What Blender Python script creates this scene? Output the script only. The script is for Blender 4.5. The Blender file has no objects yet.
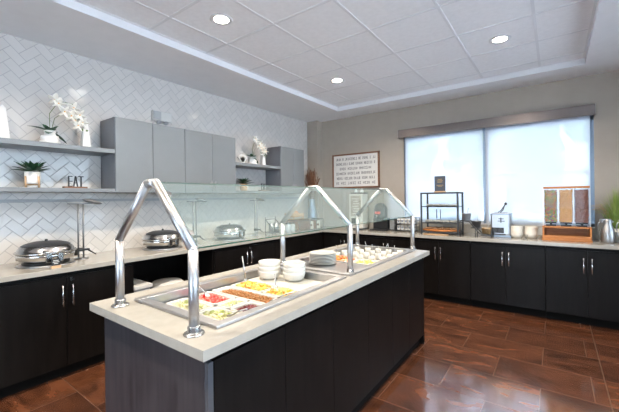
import bpy, bmesh, math, random
from mathutils import Vector, Matrix
random.seed(7)
PI = math.pi
S = bpy.context.scene
C = S.collection

# ------------------------------------------------------------------ materials
def mat(name, col, rough=.5, metal=0., spec=.5, noise=0., nscale=8., bump=0., bscale=60., coat=0., trans=0., stretch=None, col2=None):
    m = bpy.data.materials.new(name); m.use_nodes = True
    nt = m.node_tree; b = nt.nodes['Principled BSDF']
    b.inputs['Base Color'].default_value = (*col, 1)
    b.inputs['Roughness'].default_value = rough
    b.inputs['Metallic'].default_value = metal
    b.inputs['Specular IOR Level'].default_value = spec
    b.inputs['Coat Weight'].default_value = coat
    b.inputs['Transmission Weight'].default_value = trans
    tc = nt.nodes.new('ShaderNodeTexCoord'); mp = nt.nodes.new('ShaderNodeMapping')
    nt.links.new(tc.outputs['Object'], mp.inputs[0])
    if stretch: mp.inputs['Scale'].default_value = stretch
    n = nt.nodes.new('ShaderNodeTexNoise'); n.inputs['Scale'].default_value = nscale; n.inputs['Detail'].default_value = 4
    nt.links.new(mp.outputs[0], n.inputs['Vector'])
    mx = nt.nodes.new('ShaderNodeMix'); mx.data_type = 'RGBA'
    c2 = col2 if col2 else tuple(min(1, c*(1+noise)) for c in col)
    c1 = col if col2 else tuple(c*(1-noise) for c in col)
    mx.inputs[6].default_value = (*c1, 1); mx.inputs[7].default_value = (*c2, 1)
    mr = nt.nodes.new('ShaderNodeMapRange'); mr.inputs[1].default_value = .3; mr.inputs[2].default_value = .7
    nt.links.new(n.outputs['Fac'], mr.inputs[0]); nt.links.new(mr.outputs[0], mx.inputs[0])
    nt.links.new(mx.outputs[2], b.inputs['Base Color'])
    if bump:
        n2 = nt.nodes.new('ShaderNodeTexNoise'); n2.inputs['Scale'].default_value = bscale
        nt.links.new(mp.outputs[0], n2.inputs['Vector'])
        bp = nt.nodes.new('ShaderNodeBump'); bp.inputs['Strength'].default_value = bump; bp.inputs['Distance'].default_value = .002
        nt.links.new(n2.outputs['Fac'], bp.inputs['Height']); nt.links.new(bp.outputs[0], b.inputs['Normal'])
    return m

def emit(name, col, st):
    m = bpy.data.materials.new(name); m.use_nodes = True; nt = m.node_tree; nt.nodes.clear()
    e = nt.nodes.new('ShaderNodeEmission'); e.inputs[0].default_value = (*col, 1); e.inputs[1].default_value = st
    o = nt.nodes.new('ShaderNodeOutputMaterial'); nt.links.new(e.outputs[0], o.inputs[0]); return m

def pane(name, tint, refl=.1, rough=.02, diff=0., dcol=(1,1,1), power=1.0):
    """clear sheet: tinted see-through plus mirror by angle, optionally a milky share"""
    m = bpy.data.materials.new(name); m.use_nodes = True; nt = m.node_tree; nt.nodes.clear()
    t = nt.nodes.new('ShaderNodeBsdfTransparent'); t.inputs[0].default_value = (*tint, 1)
    g = nt.nodes.new('ShaderNodeBsdfGlossy'); g.inputs['Roughness'].default_value = rough
    f = nt.nodes.new('ShaderNodeFresnel'); f.inputs[0].default_value = 1.45
    mu = nt.nodes.new('ShaderNodeMath'); mu.operation = 'MULTIPLY_ADD'; mu.inputs[1].default_value = power; mu.inputs[2].default_value = refl
    mu.use_clamp = True
    nt.links.new(f.outputs[0], mu.inputs[0])
    mx = nt.nodes.new('ShaderNodeMixShader'); nt.links.new(mu.outputs[0], mx.inputs[0])
    nt.links.new(t.outputs[0], mx.inputs[1]); nt.links.new(g.outputs[0], mx.inputs[2])
    last = mx
    if diff:
        tl = nt.nodes.new('ShaderNodeBsdfTranslucent'); tl.inputs[0].default_value = (*dcol, 1)
        df = nt.nodes.new('ShaderNodeBsdfDiffuse'); df.inputs[0].default_value = (*dcol, 1)
        a = nt.nodes.new('ShaderNodeMixShader'); a.inputs[0].default_value = .5
        nt.links.new(tl.outputs[0], a.inputs[1]); nt.links.new(df.outputs[0], a.inputs[2])
        b = nt.nodes.new('ShaderNodeMixShader'); b.inputs[0].default_value = diff
        nt.links.new(mx.outputs[0], b.inputs[1]); nt.links.new(a.outputs[0], b.inputs[2]); last = b
    o = nt.nodes.new('ShaderNodeOutputMaterial'); nt.links.new(last.outputs[0], o.inputs[0]); return m

def M_(nt, op, a, b=None, c=None):
    n = nt.nodes.new('ShaderNodeMath'); n.operation = op
    for i, v in enumerate((a, b, c)):
        if v is None: continue
        if isinstance(v, (int, float)): n.inputs[i].default_value = v
        else: nt.links.new(v, n.inputs[i])
    return n.outputs[0]

def herringbone():
    """2:1 glazed tiles laid in a 45 degree herringbone on the plane X = const"""
    m = bpy.data.materials.new('herringbone_tile'); m.use_nodes = True; nt = m.node_tree; b = nt.nodes['Principled BSDF']
    tc = nt.nodes.new('ShaderNodeTexCoord'); sp = nt.nodes.new('ShaderNodeSeparateXYZ'); nt.links.new(tc.outputs['Object'], sp.inputs[0])
    y, z = sp.outputs[1], sp.outputs[2]
    W = .0775; k = 1/(W*math.sqrt(2))
    z = M_(nt, 'ADD', z, .02); y = M_(nt, 'ADD', y, -.053)
    a = M_(nt, 'ADD', M_(nt, 'MULTIPLY', M_(nt, 'ADD', y, z), k), 100)
    c = M_(nt, 'ADD', M_(nt, 'MULTIPLY', M_(nt, 'SUBTRACT', z, y), k), 100)
    ia, ic = M_(nt, 'FLOOR', a), M_(nt, 'FLOOR', c)
    fa, fc = M_(nt, 'FRACT', a), M_(nt, 'FRACT', c)
    q = M_(nt, 'FLOORED_MODULO', M_(nt, 'ADD', M_(nt, 'SUBTRACT', ia, ic), .001), 4)
    q = M_(nt, 'FLOOR', q)
    hor = M_(nt, 'LESS_THAN', q, 1.5)
    uh = M_(nt, 'ADD', fa, q)
    uv = M_(nt, 'ADD', fc, M_(nt, 'LESS_THAN', q, 2.5))
    u = M_(nt, 'ADD', M_(nt, 'MULTIPLY', uh, hor), M_(nt, 'MULTIPLY', uv, M_(nt, 'SUBTRACT', 1, hor)))
    v = M_(nt, 'ADD', M_(nt, 'MULTIPLY', fc, hor), M_(nt, 'MULTIPLY', fa, M_(nt, 'SUBTRACT', 1, hor)))
    d = M_(nt, 'MINIMUM', M_(nt, 'MINIMUM', u, M_(nt, 'SUBTRACT', 2, u)), M_(nt, 'MINIMUM', v, M_(nt, 'SUBTRACT', 1, v)))
    # tile id for per-tile tone and tilt
    ta = M_(nt, 'SUBTRACT', ia, M_(nt, 'MULTIPLY', hor, q))
    tb = M_(nt, 'SUBTRACT', ic, M_(nt, 'MULTIPLY', M_(nt, 'SUBTRACT', 1, hor), M_(nt, 'LESS_THAN', q, 2.5)))
    cb = nt.nodes.new('ShaderNodeCombineXYZ'); nt.links.new(ta, cb.inputs[0]); nt.links.new(tb, cb.inputs[1])
    wn = nt.nodes.new('ShaderNodeTexWhiteNoise'); nt.links.new(cb.outputs[0], wn.inputs[0])
    mr = nt.nodes.new('ShaderNodeMapRange'); mr.inputs[1].default_value = .018; mr.inputs[2].default_value = .055
    nt.links.new(d, mr.inputs[0])
    tone = nt.nodes.new('ShaderNodeMix'); tone.data_type = 'RGBA'
    tone.inputs[6].default_value = (.57, .545, .52, 1); tone.inputs[7].default_value = (.61, .585, .56, 1)
    nt.links.new(wn.outputs[0], tone.inputs[0])
    mx = nt.nodes.new('ShaderNodeMix'); mx.data_type = 'RGBA'; mx.inputs[6].default_value = (.385, .375, .365, 1)
    nt.links.new(mr.outputs[0], mx.inputs[0]); nt.links.new(tone.outputs[2], mx.inputs[7]); nt.links.new(mx.outputs[2], b.inputs['Base Color'])
    b.inputs['Roughness'].default_value = .12
    rr = M_(nt, 'SUBTRACT', .7, M_(nt, 'MULTIPLY', mr.outputs[0], .56)); nt.links.new(rr, b.inputs['Roughness'])
    # uneven glaze: every tile sits a little differently
    ns = nt.nodes.new('ShaderNodeTexNoise'); ns.inputs['Scale'].default_value = 9
    nt.links.new(tc.outputs['Object'], ns.inputs['Vector'])
    sx = M_(nt, 'MULTIPLY', M_(nt, 'SUBTRACT', wn.outputs[0], .5), .35)
    h = M_(nt, 'ADD', M_(nt, 'MULTIPLY', mr.outputs[0], .5), M_(nt, 'ADD', M_(nt, 'MULTIPLY', u, sx), M_(nt, 'MULTIPLY', ns.outputs[0], 1.0)))
    bp = nt.nodes.new('ShaderNodeBump'); bp.inputs['Strength'].default_value = .5; bp.inputs['Distance'].default_value = .004
    nt.links.new(h, bp.inputs['Height']); nt.links.new(bp.outputs[0], b.inputs['Normal'])
    return m

def floor_mat():
    m = bpy.data.materials.new('rust_plank_tile'); m.use_nodes = True; nt = m.node_tree; b = nt.nodes['Principled BSDF']
    tc = nt.nodes.new('ShaderNodeTexCoord'); sp = nt.nodes.new('ShaderNodeSeparateXYZ'); nt.links.new(tc.outputs['Object'], sp.inputs[0])
    L, R = .63, .41
    r = M_(nt, 'DIVIDE', M_(nt, 'SUBTRACT', sp.outputs[1], 2.63-R*40), R); ir = M_(nt, 'FLOOR', r); fr = M_(nt, 'FRACT', r)
    odd = M_(nt, 'FLOORED_MODULO', ir, 2)
    x = M_(nt, 'SUBTRACT', M_(nt, 'DIVIDE', M_(nt, 'SUBTRACT', sp.outputs[0], -.73-L*40), L), M_(nt, 'MULTIPLY', odd, .5))
    ix = M_(nt, 'FLOOR', x); fx = M_(nt, 'FRACT', x)
    dx = M_(nt, 'MULTIPLY', M_(nt, 'MINIMUM', fx, M_(nt, 'SUBTRACT', 1, fx)), L)
    dy = M_(nt, 'MULTIPLY', M_(nt, 'MINIMUM', fr, M_(nt, 'SUBTRACT', 1, fr)), R)
    d = M_(nt, 'MINIMUM', dx, dy)
    d3 = M_(nt, 'SUBTRACT', M_(nt, 'ABSOLUTE', M_(nt, 'SUBTRACT', sp.outputs[0], .30)), .001)
    d = M_(nt, 'MINIMUM', d, d3)
    mr = nt.nodes.new('ShaderNodeMapRange'); mr.inputs[1].default_value = .0012; mr.inputs[2].default_value = .0032; nt.links.new(d, mr.inputs[0])
    cb = nt.nodes.new('ShaderNodeCombineXYZ'); nt.links.new(ix, cb.inputs[0]); nt.links.new(ir, cb.inputs[1])
    wn = nt.nodes.new('ShaderNodeTexWhiteNoise'); nt.links.new(cb.outputs[0], wn.inputs[0])
    ad = nt.nodes.new('ShaderNodeVectorMath'); ad.operation = 'ADD'; nt.links.new(tc.outputs['Object'], ad.inputs[0])
    sc = nt.nodes.new('ShaderNodeVectorMath'); sc.operation = 'SCALE'; sc.inputs['Scale'].default_value = 7; nt.links.new(wn.outputs['Color'], sc.inputs[0])
    nt.links.new(sc.outputs[0], ad.inputs[1])
    mp = nt.nodes.new('ShaderNodeMapping'); mp.inputs['Scale'].default_value = (1.7, 4.5, 1); nt.links.new(ad.outputs[0], mp.inputs[0])
    n1 = nt.nodes.new('ShaderNodeTexNoise'); n1.inputs['Scale'].default_value = 1.6; n1.inputs['Detail'].default_value = 6; n1.inputs['Distortion'].default_value = 1.4
    nt.links.new(mp.outputs[0], n1.inputs['Vector'])
    rp = nt.nodes.new('ShaderNodeValToRGB'); e = rp.color_ramp.elements
    e[0].position = .30; e[0].color = (.040, .015, .008, 1); e[1].position = .75; e[1].color = (.165, .058, .026, 1)
    q = e.new(.5); q.color = (.098, .034, .015, 1)
    nt.links.new(n1.outputs[0], rp.inputs[0])
    hs = nt.nodes.new('ShaderNodeHueSaturation'); nt.links.new(rp.outputs[0], hs.inputs['Color'])
    nt.links.new(M_(nt, 'ADD', .78, M_(nt, 'MULTIPLY', wn.outputs[0], .45)), hs.inputs['Value'])
    mx = nt.nodes.new('ShaderNodeMix'); mx.data_type = 'RGBA'; mx.inputs[6].default_value = (.14, .09, .065, 1)
    nt.links.new(mr.outputs[0], mx.inputs[0]); nt.links.new(hs.outputs[0], mx.inputs[7]); nt.links.new(mx.outputs[2], b.inputs['Base Color'])
    b.inputs['Coat Weight'].default_value = 1; b.inputs['Specular IOR Level'].default_value = .15; b.inputs['Coat IOR'].default_value = 2.8; b.inputs['Coat Roughness'].default_value = .13
    rg = M_(nt, 'ADD', .30, M_(nt, 'MULTIPLY', n1.outputs[0], .16)); nt.links.new(rg, b.inputs['Roughness'])
    h = M_(nt, 'ADD', M_(nt, 'MULTIPLY', mr.outputs[0], .6), M_(nt, 'MULTIPLY', n1.outputs[0], .2))
    bp = nt.nodes.new('ShaderNodeBump'); bp.inputs['Strength'].default_value = .3; bp.inputs['Distance'].default_value = .002
    nt.links.new(h, bp.inputs['Height']); nt.links.new(bp.outputs[0], b.inputs['Normal'])
    return m

M = dict(
    tile=herringbone(), floor=floor_mat(),
    taupe=mat('taupe_wall_paint', (.335, .295, .252), .6, noise=.03, bump=.15, bscale=180),
    ceil=mat('ceiling_paint', (.76, .77, .785), .8, noise=.02),
    panel=mat('mineral_ceiling_tile', (.84, .85, .865), .9, noise=.03, nscale=25, bump=.35, bscale=240),
    tbar=mat('white_tee_bar', (.72, .73, .75), .35, noise=.02),
    quartz=mat('cream_quartz', (.355, .338, .302), .14, noise=.05, nscale=18, spec=.5),
    espresso=mat('espresso_laminate', (.0045, .0035, .0032), .42, noise=.35, nscale=5, stretch=(6, 6, .6), spec=.12),
    darkend=mat('charcoal_wood_panel', (.018, .018, .022), .38, col2=(.048, .045, .050), nscale=7, stretch=(5, 5, .45), spec=.6),
    kick=mat('black_toe_kick', (.003, .003, .003), .7, spec=.1),
    edge=mat('panel_edge_band', (.06, .065, .075), .35),
    cab=mat('blue_grey_lacquer', (.155, .170, .182), .38, noise=.03),
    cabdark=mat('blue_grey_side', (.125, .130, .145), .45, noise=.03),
    steel=mat('brushed_steel', (.42, .42, .43), .43, 1, noise=.06, nscale=30, stretch=(1, 1, 14)),
    chrome=mat('polished_steel', (.56, .55, .54), .19, 1, noise=.03),
    satin=mat('satin_steel', (.42, .42, .43), .36, 1, noise=.06, nscale=20, stretch=(12, 1, 1)),
    pewter=mat('dull_pewter', (.17, .175, .18), .45, .5, noise=.06),
    black=mat('black_plastic', (.012, .012, .013), .4),
    blackmetal=mat('black_metal', (.03, .033, .038), .45, noise=.1),
    china=mat('white_china', (.62, .60, .56), .15, noise=.02),
    cream=mat('cream_stoneware', (.60, .57, .51), .3, noise=.05),
    white=mat('white_ceramic', (.72, .71, .69), .3, noise=.03),
    board=mat('white_cutting_board', (.56, .53, .47), .5, noise=.03),
    wood=mat('warm_oak', (.46, .18, .045), .5, col2=(.32, .11, .025), nscale=8, stretch=(1, 10, 10)),
    lightwood=mat('pale_wood', (.50, .32, .18), .5, noise=.12, nscale=10),
    walnut=mat('walnut_wood', (.16, .07, .035), .45, noise=.25, nscale=10, stretch=(1, 8, 8)),
    leaf=mat('dark_leaf', (.02, .075, .03), .4, noise=.4, nscale=20),
    grass=mat('green_grass_blade', (.16, .30, .05), .5, col2=(.34, .40, .12), nscale=9),
    reed=mat('brown_dried_reed', (.13, .055, .025), .7, noise=.4, nscale=30),
    petal=mat('white_petal', (.82, .80, .74), .5, noise=.03),
    yellow=mat('yellow_stamen', (.75, .38, .06), .5),
    stem=mat('green_stem', (.10, .17, .04), .5, noise=.2),
    bronze=mat('brushed_bronze_valance', (.135, .115, .11), .32, .55, noise=.12, nscale=12, stretch=(1, 8, 30)),
    frame=mat('blue_grey_window_metal', (.22, .28, .36), .35, .4, noise=.04),
    sign=mat('white_sign_board', (.66, .65, .62), .6, noise=.02),
    ink=mat('dark_ink', (.05, .05, .055), .6),
    gold=mat('gold_print', (.45, .30, .10), .5),
    plastic=mat('white_plastic', (.55, .55, .53), .45, noise=.02),
    greyplastic=mat('grey_plastic', (.36, .37, .38), .5, noise=.05),
    berry=mat('strawberry_red', (.60, .03, .025), .3, col2=(.80, .12, .09), nscale=60),
    berrypale=mat('strawberry_flesh', (.80, .22, .17), .3),
    granola=mat('granola_brown', (.26, .10, .03), .7, col2=(.42, .20, .07), nscale=80),
    cran=mat('dried_cranberry', (.13, .008, .012), .4, noise=.4, nscale=60),
    melon=mat('honeydew_green', (.52, .56, .22), .3, noise=.15, nscale=40),
    pine=mat('pineapple_yellow', (.78, .58, .10), .35, noise=.15, nscale=40),
    cant=mat('cantaloupe_orange', (.80, .30, .06), .35, noise=.15, nscale=40),
    egg=mat('pale_slices', (.72, .68, .50), .4, col2=(.55, .54, .28), nscale=40),
    salmon=mat('orange_salmon', (.80, .20, .07), .4, noise=.2, nscale=30),
    bread=mat('baked_crust', (.40, .20, .10), .7, col2=(.55, .33, .18), nscale=18),
    roll=mat('grey_wrapped_roll', (.55, .53, .49), .6, noise=.15, nscale=30),
    c_green=mat('cereal_green', (.22, .30, .07), .7), c_orange=mat('cereal_orange', (.55, .20, .05), .7),
    c_red=mat('cereal_red', (.42, .07, .05), .7), c_purple=mat('cereal_purple', (.20, .09, .17), .7),
    c_gold=mat('cereal_gold', (.62, .32, .08), .7, noise=.25, nscale=60),
    c_choc=mat('cereal_brown', (.26, .12, .09), .7, noise=.3, nscale=60),
    tan=mat('tan_wicker', (.42, .27, .12), .7, noise=.2, nscale=60),
    canvas=mat('dark_canister_print', (.24, .18, .15), .5, col2=(.40, .36, .30), nscale=10),
    clear=pane('clear_acrylic', (.97, .98, .98), .0, power=.35),
    guard=pane('sneeze_guard_glass', (.86, .95, .94), .035, .01, .15, (.66, .86, .86), power=1.2),  # milky teal share paints in the pale veil of reflections
    gedge=mat('green_glass_edge', (.015, .11, .08), .1, noise=.05),
    gledge2=mat('pale_glass_edge', (.42, .60, .58), .1),
    winglass=pane('window_glass', (.95, .97, .98), .02),
    shade=pane('sheer_roller_cloth', (.70, .73, .78), .0, .9, .68, (.80, .83, .88), power=0.),
    lamp=emit('lamp_lens_glow', (1, .93, .80), 60),
    concrete=mat('pale_concrete', (.72, .72, .73), .9, noise=.1),
    lawn=mat('lawn', (.12, .22, .06), .9, noise=.3),
    foliage=mat('tree_foliage', (.26, .34, .20), .8, noise=.4, nscale=3),
    bark=mat('tree_bark', (.10, .08, .06), .9, noise=.3),
    stucco=mat('pale_stucco', (.62, .60, .56), .8, noise=.04),
    roofm=mat('rust_roof', (.28, .12, .09), .8, noise=.15),
)

# ------------------------------------------------------------------ mesh helpers
def B(): return bmesh.new()
def box(bm, x0, x1, y0, y1, z0, z1, mi=0):
    vs = [bm.verts.new((x, y, z)) for x in (x0, x1) for y in (y0, y1) for z in (z0, z1)]
    for f in ((0,1,3,2),(4,6,7,5),(0,4,5,1),(2,3,7,6),(0,2,6,4),(1,5,7,3)):
        bm.faces.new([vs[i] for i in f]).material_index = mi
    return vs
def obox(bm, c, half, rot, mi=0):
    """box about c turned by rot (a 3x3 matrix)"""
    vs = box(bm, -half[0], half[0], -half[1], half[1], -half[2], half[2], mi)
    for v in vs: v.co = Vector(c) + rot @ v.co
    return vs
def tube(bm, pts, r, n=10, r2=None, cap=True, mi=0):
    pts = [Vector(p) for p in pts]; rings = []
    for i, p in enumerate(pts):
        d = (pts[min(i+1, len(pts)-1)] - pts[max(i-1, 0)]).normalized()
        a = d.cross(Vector((0, 0, 1)))
        if a.length < .02: a = d.cross(Vector((0, 1, 0)))
        a.normalize(); b = d.cross(a).normalized()
        rr = r + ((r2 - r)*i/(len(pts)-1) if r2 is not None else 0)
        # widen the ring at a bend so that the tube keeps its gauge
        if 0 < i < len(pts)-1:
            d1 = (p-pts[i-1]).normalized(); d2 = (pts[i+1]-p).normalized()
        rings.append([bm.verts.new(p + rr*(math.cos(2*PI*k/n)*a + math.sin(2*PI*k/n)*b)) for k in range(n)])
    for i in range(len(rings)-1):
        for k in range(n):
            f = bm.faces.new((rings[i][k], rings[i][(k+1) % n], rings[i+1][(k+1) % n], rings[i+1][k])); f.smooth = True; f.material_index = mi
    if cap:
        bm.faces.new(rings[0][::-1]).material_index = mi; bm.faces.new(rings[-1]).material_index = mi
def lathe(bm, prof, c=(0,0,0), n=28, sx=1, sy=1, mi=0, smooth=True):
    """prof: list of (radius, z)"""
    c = Vector(c); rings = []
    for r, z in prof:
        if r < 1e-5: rings.append([bm.verts.new(c+Vector((0,0,z)))])
        else: rings.append([bm.verts.new(c+Vector((sx*r*math.cos(2*PI*k/n), sy*r*math.sin(2*PI*k/n), z))) for k in range(n)])
    for i in range(len(rings)-1):
        a, b = rings[i], rings[i+1]
        for k in range(n):
            j = (k+1) % n
            if len(a) == 1 and len(b) == 1: continue
            if len(a) == 1: f = bm.faces.new((a[0], b[k], b[j]))
            elif len(b) == 1: f = bm.faces.new((a[k], a[j], b[0]))
            else: f = bm.faces.new((a[k], a[j], b[j], b[k]))
            f.smooth = smooth; f.material_index = mi
def blob(bm, c, r, sub=1, s=(1,1,1), mi=0, rot=None, jit=0):
    res = bmesh.ops.create_icosphere(bm, subdivisions=sub, radius=1)
    R = rot or Matrix.Identity(3)
    for v in res['verts']:
        j = 1 + random.uniform(-jit, jit)
        v.co = Vector(c) + R @ Vector((v.co.x*r*s[0]*j, v.co.y*r*s[1]*j, v.co.z*r*s[2]*j))
        for f in v.link_faces: f.material_index = mi; f.smooth = sub > 1
def rrot(): return Matrix.Rotation(random.uniform(0, 6.3), 3, 'Z') @ Matrix.Rotation(random.uniform(0, 6.3), 3, 'X')
def obj(name, bm, m, parent=None, bevel=0, loc=None, fix=True):
    if fix: bmesh.ops.recalc_face_normals(bm, faces=bm.faces)
    me = bpy.data.meshes.new(name); bm.to_mesh(me); bm.free()
    for x in (m if isinstance(m, (list, tuple)) else [m]): me.materials.append(M[x] if isinstance(x, str) else x)
    o = bpy.data.objects.new(name, me); C.objects.link(o)
    if loc: o.location = loc
    if parent: o.parent = parent
    if bevel:
        b = o.modifiers.new('bevel', 'BEVEL'); b.width = bevel; b.segments = 2; b.limit_method = 'ANGLE'; b.angle_limit = .6
    return o
def tag(o, label, cat, group=None, kind=None):
    o['label'] = label; o['category'] = cat
    if group: o['group'] = group
    if kind: o['kind'] = kind
    return o
def thing(name, label, cat, loc=(0,0,0), rz=0, group=None):
    o = bpy.data.objects.new(name, None); C.objects.link(o); o.location = loc; o.rotation_euler = (0,0,rz); o.empty_display_size = .1
    return tag(o, label, cat, group)
def struct(name, bm, m, parent=None, bevel=0):
    o = obj(name, bm, m, parent, bevel)
    if not parent: o['kind'] = 'structure'
    return o
def kids(o): return [c for c in C.objects if c.parent == o]
def dup(o, loc=None, rz=None, label=None, parent=None):
    c = o.copy(); C.objects.link(c)
    if loc is not None: c.location = loc
    if rz is not None: c.rotation_euler = (0,0,rz)
    if label: c['label'] = label
    if parent: c.parent = parent
    for k in kids(o): dup(k, parent=c)
    return c

# ------------------------------------------------------------------ room measures (metres; camera at the origin, height 1.45)
XW, YW = -3.86, 5.36        # tiled wall, window wall
XR, YN = 2.6, -3.4          # wall on the right, wall behind the camera
ZS, ZC = 2.92, 2.99         # soffit, dropped tile grid
CT = .91                    # counter height

# ---------------- shell
bm = B(); box(bm, XW-.15, XR+.15, YN-.15, YW+.2, -.12, 0); struct('floor', bm, 'floor')
bm = B(); box(bm, XW-.15, XW, YN-.15, YW+.2, 0, ZC+.1); struct('wall_left', bm, 'tile')
WX0, WX1, WZ0, WZ1 = -2.0, .395, 1.04, 2.43
bm = B()
box(bm, XW, WX0, YW, YW+.18, 0, ZC+.1); box(bm, WX1, XR, YW, YW+.18, 0, ZC+.1)
box(bm, WX0, WX1, YW, YW+.18, 0, WZ0); box(bm, WX0, WX1, YW, YW+.18, WZ1, ZC+.1)
struct('wall_far', bm, 'taupe')
bm = B(); box(bm, XW, -3.62, 5.2, YW, 0, ZS); struct('wall_pillar', bm, 'taupe')
# right wall with a wide opening, near wall with glass doors: daylight enters there
RY0, RY1, RZ0, RZ1 = -.8, 4.3, .6, 2.65
bm = B()
box(bm, XR, XR+.15, YN-.15, RY0, 0, ZC+.1); box(bm, XR, XR+.15, RY1, YW+.18, 0, ZC+.1)
box(bm, XR, XR+.15, RY0, RY1, 0, RZ0); box(bm, XR, XR+.15, RY0, RY1, RZ1, ZC+.1)
struct('wall_right', bm, 'taupe')
NX0, NX1, NZ1 = -2.4, .8, 2.4
bm = B()
box(bm, XW, NX0, YN-.15, YN, 0, ZC+.1); box(bm, NX1, XR, YN-.15, YN, 0, ZC+.1); box(bm, NX0, NX1, YN-.15, YN, NZ1, ZC+.1)
struct('wall_near', bm, 'taupe')
# ceiling: smooth soffit round a sunken tile field
TX0, TX1, TY0, TY1 = -2.96, .29, -2.4, 4.87
bm = B()
box(bm, XW, TX0, YN, YW, ZS, ZC+.1); box(bm, TX1, XR, YN, YW, ZS, ZC+.1)
box(bm, TX0, TX1, TY1, YW, ZS, ZC+.1); box(bm, TX0, TX1, YN, TY0, ZS, ZC+.1)
ceil = struct('ceiling', bm, 'ceil')
bm = B()
bx = [TX0, -2.61, -1.99, -1.37, -.75, -.13, TX1]
by = [TY1]; y = 4.66
while y > TY0: by.append(y); y -= .615
by.append(TY0); by = by[::-1]
for i in range(len(bx)-1):
    for j in range(len(by)-1):
        box(bm, bx[i]+.011, bx[i+1]-.011, by[j]+.011, by[j+1]-.011, ZC+random.uniform(0, .002), ZC+.03)
obj('ceiling_panel', bm, 'panel', ceil)
bm = B()
for x in bx[1:-1]: box(bm, x-.012, x+.012, TY0, TY1, ZC-.003, ZC+.02)
for y in by[1:-1]: box(bm, TX0, TX1, y-.012, y+.012, ZC-.0025, ZC+.02)
for x0, x1, y0, y1 in ((TX0, TX0+.022, TY0, TY1), (TX1-.022, TX1, TY0, TY1), (TX0, TX1, TY0, TY0+.022), (TX0, TX1, TY1-.022, TY1)):
    box(bm, x0, x1, y0, y1, ZC-.003, ZC+.02)
obj('ceiling_grid', bm, 'tbar', ceil)
bm = B(); box(bm, TX0, TX1, TY0, TY1, ZC+.04, ZC+.1); obj('ceiling_deck', bm, 'ceil', ceil)

# ---------------- window with mullion, glass, sheer shades, valance
bm = B()
y0, y1 = YW+.03, YW+.10
box(bm, WX0, WX0+.045, y0, y1, WZ0, WZ1); box(bm, WX1-.045, WX1, y0, y1, WZ0, WZ1)
box(bm, WX0, WX1, y0, y1, WZ0, WZ0+.05); box(bm, WX0, WX1, y0, y1, WZ1-.05, WZ1)
box(bm, -.83, -.765, y0-.02, y1, WZ0, WZ1)
w1 = struct('window_1', bm, 'frame')
bm = B(); box(bm, WX0+.03, WX1-.03, YW+.06, YW+.066, WZ0+.03, WZ1-.03); obj('window_glass', bm, 'winglass', w1)
bm = B(); box(bm, WX0, WX1, YW, YW+.12, WZ0-.02, WZ0+.012); obj('window_sill', bm, 'white', w1)
for nm, x0, x1, lb in (('roller_shade', -1.965, -.828, 'lowered sheer white roller shade covering the left window pane'),
                       ('roller_shade', -.792, .355, 'lowered sheer white roller shade covering the right window pane')):
    t = thing(nm, lb, 'window shade', ((x0+x1)/2, YW-.015, 2.44), group='sheer shades on the window')
    w = (x1-x0)/2
    bm = B(); box(bm, -w, w, 0, .001, -1.385, -.01); obj('shade_cloth', bm, 'shade', t)
    bm = B(); box(bm, -w, w, -.006, .007, -1.40, -1.385); obj('hem_bar', bm, 'plastic', t)
    bm = B(); tube(bm, [(-w, .0, 0), (w, .0, 0)], .012, 12); obj('roller_tube', bm, 'plastic', t)
t = thing('valance', 'long brushed bronze valance box across the top of the window', 'valance', ((-2.055+.40)/2, YW-.05, 2.41))
hw = (.40+2.055)/2
bm = B(); box(bm, -hw, hw, -.055, -.045, 0, .13); box(bm, -hw, hw, -.045, .05, .12, .13); obj('fascia', bm, 'bronze', t)
for q in (-hw-.004, hw):
    bm = B(); box(bm, q, q+.004, -.057, .05, -.002, .132); obj('end_cap', bm, 'satin', t)

def glazed(name, along, fixed, a0, a1, z0, z1, n):
    bm = B()
    def bb(a, b, c, d, e=0):
        if along == 'y': box(bm, fixed+.04, fixed+.1, a, b, c, d)
        else: box(bm, a, b, fixed-.1, fixed-.04, c, d)
    bb(a0, a1, z0, z0+.06); bb(a0, a1, z1-.06, z1)
    for i in range(n+1):
        a = a0+(a1-a0)*i/n; a = min(max(a, a0+.03), a1-.03); bb(a-.03, a+.03, z0, z1)
    w = struct(name, bm, 'frame')
    bm = B()
    if along == 'y': box(bm, fixed+.065, fixed+.071, a0, a1, z0, z1)
    else: box(bm, a0, a1, fixed-.071, fixed-.065, z0, z1)
    obj('window_glass', bm, 'winglass', w)
glazed('window_2', 'y', XR, RY0, RY1, RZ0, RZ1, 3)
glazed('door_1', 'x', YN, NX0, NX1, 0, NZ1, 3)
bm = B(); box(bm, XR-.012, XR, -3.3, YW, 0, .1); struct('baseboard_right', bm, 'kick')
bm = B(); box(bm, 1.9, XR, YW-.012, YW, 0, .1); struct('baseboard_far', bm, 'kick')
# raceway strip under the wall cabinets
bm = B(); box(bm, XW, XW+.008, -.8, 5.19, 1.44, 1.468); struct('trim_1', bm, 'greyplastic', bevel=.002)

# ---------------- base cabinets
def pull(bm, c, ax, L=.17, r=.006, out=.032):
    """bow handle, vertical; ax: direction out of the door"""
    c = Vector(c); ax = Vector(ax)
    z = Vector((0,0,1))
    pts = [c-z*L/2, c-z*L/2+ax*out*.8, c-z*(L/2-.012)+ax*out]
    pts = [c - z*(L/2-.02), c - z*(L/2-.02)+ax*out]
    tube(bm, pts, r*.9, 8); tube(bm, [c + z*(L/2-.02), c + z*(L/2-.02)+ax*out], r*.9, 8)
    tube(bm, [c - z*L/2+ax*out, c+ax*(out+.004), c + z*L/2+ax*out], r, 8)

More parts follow.
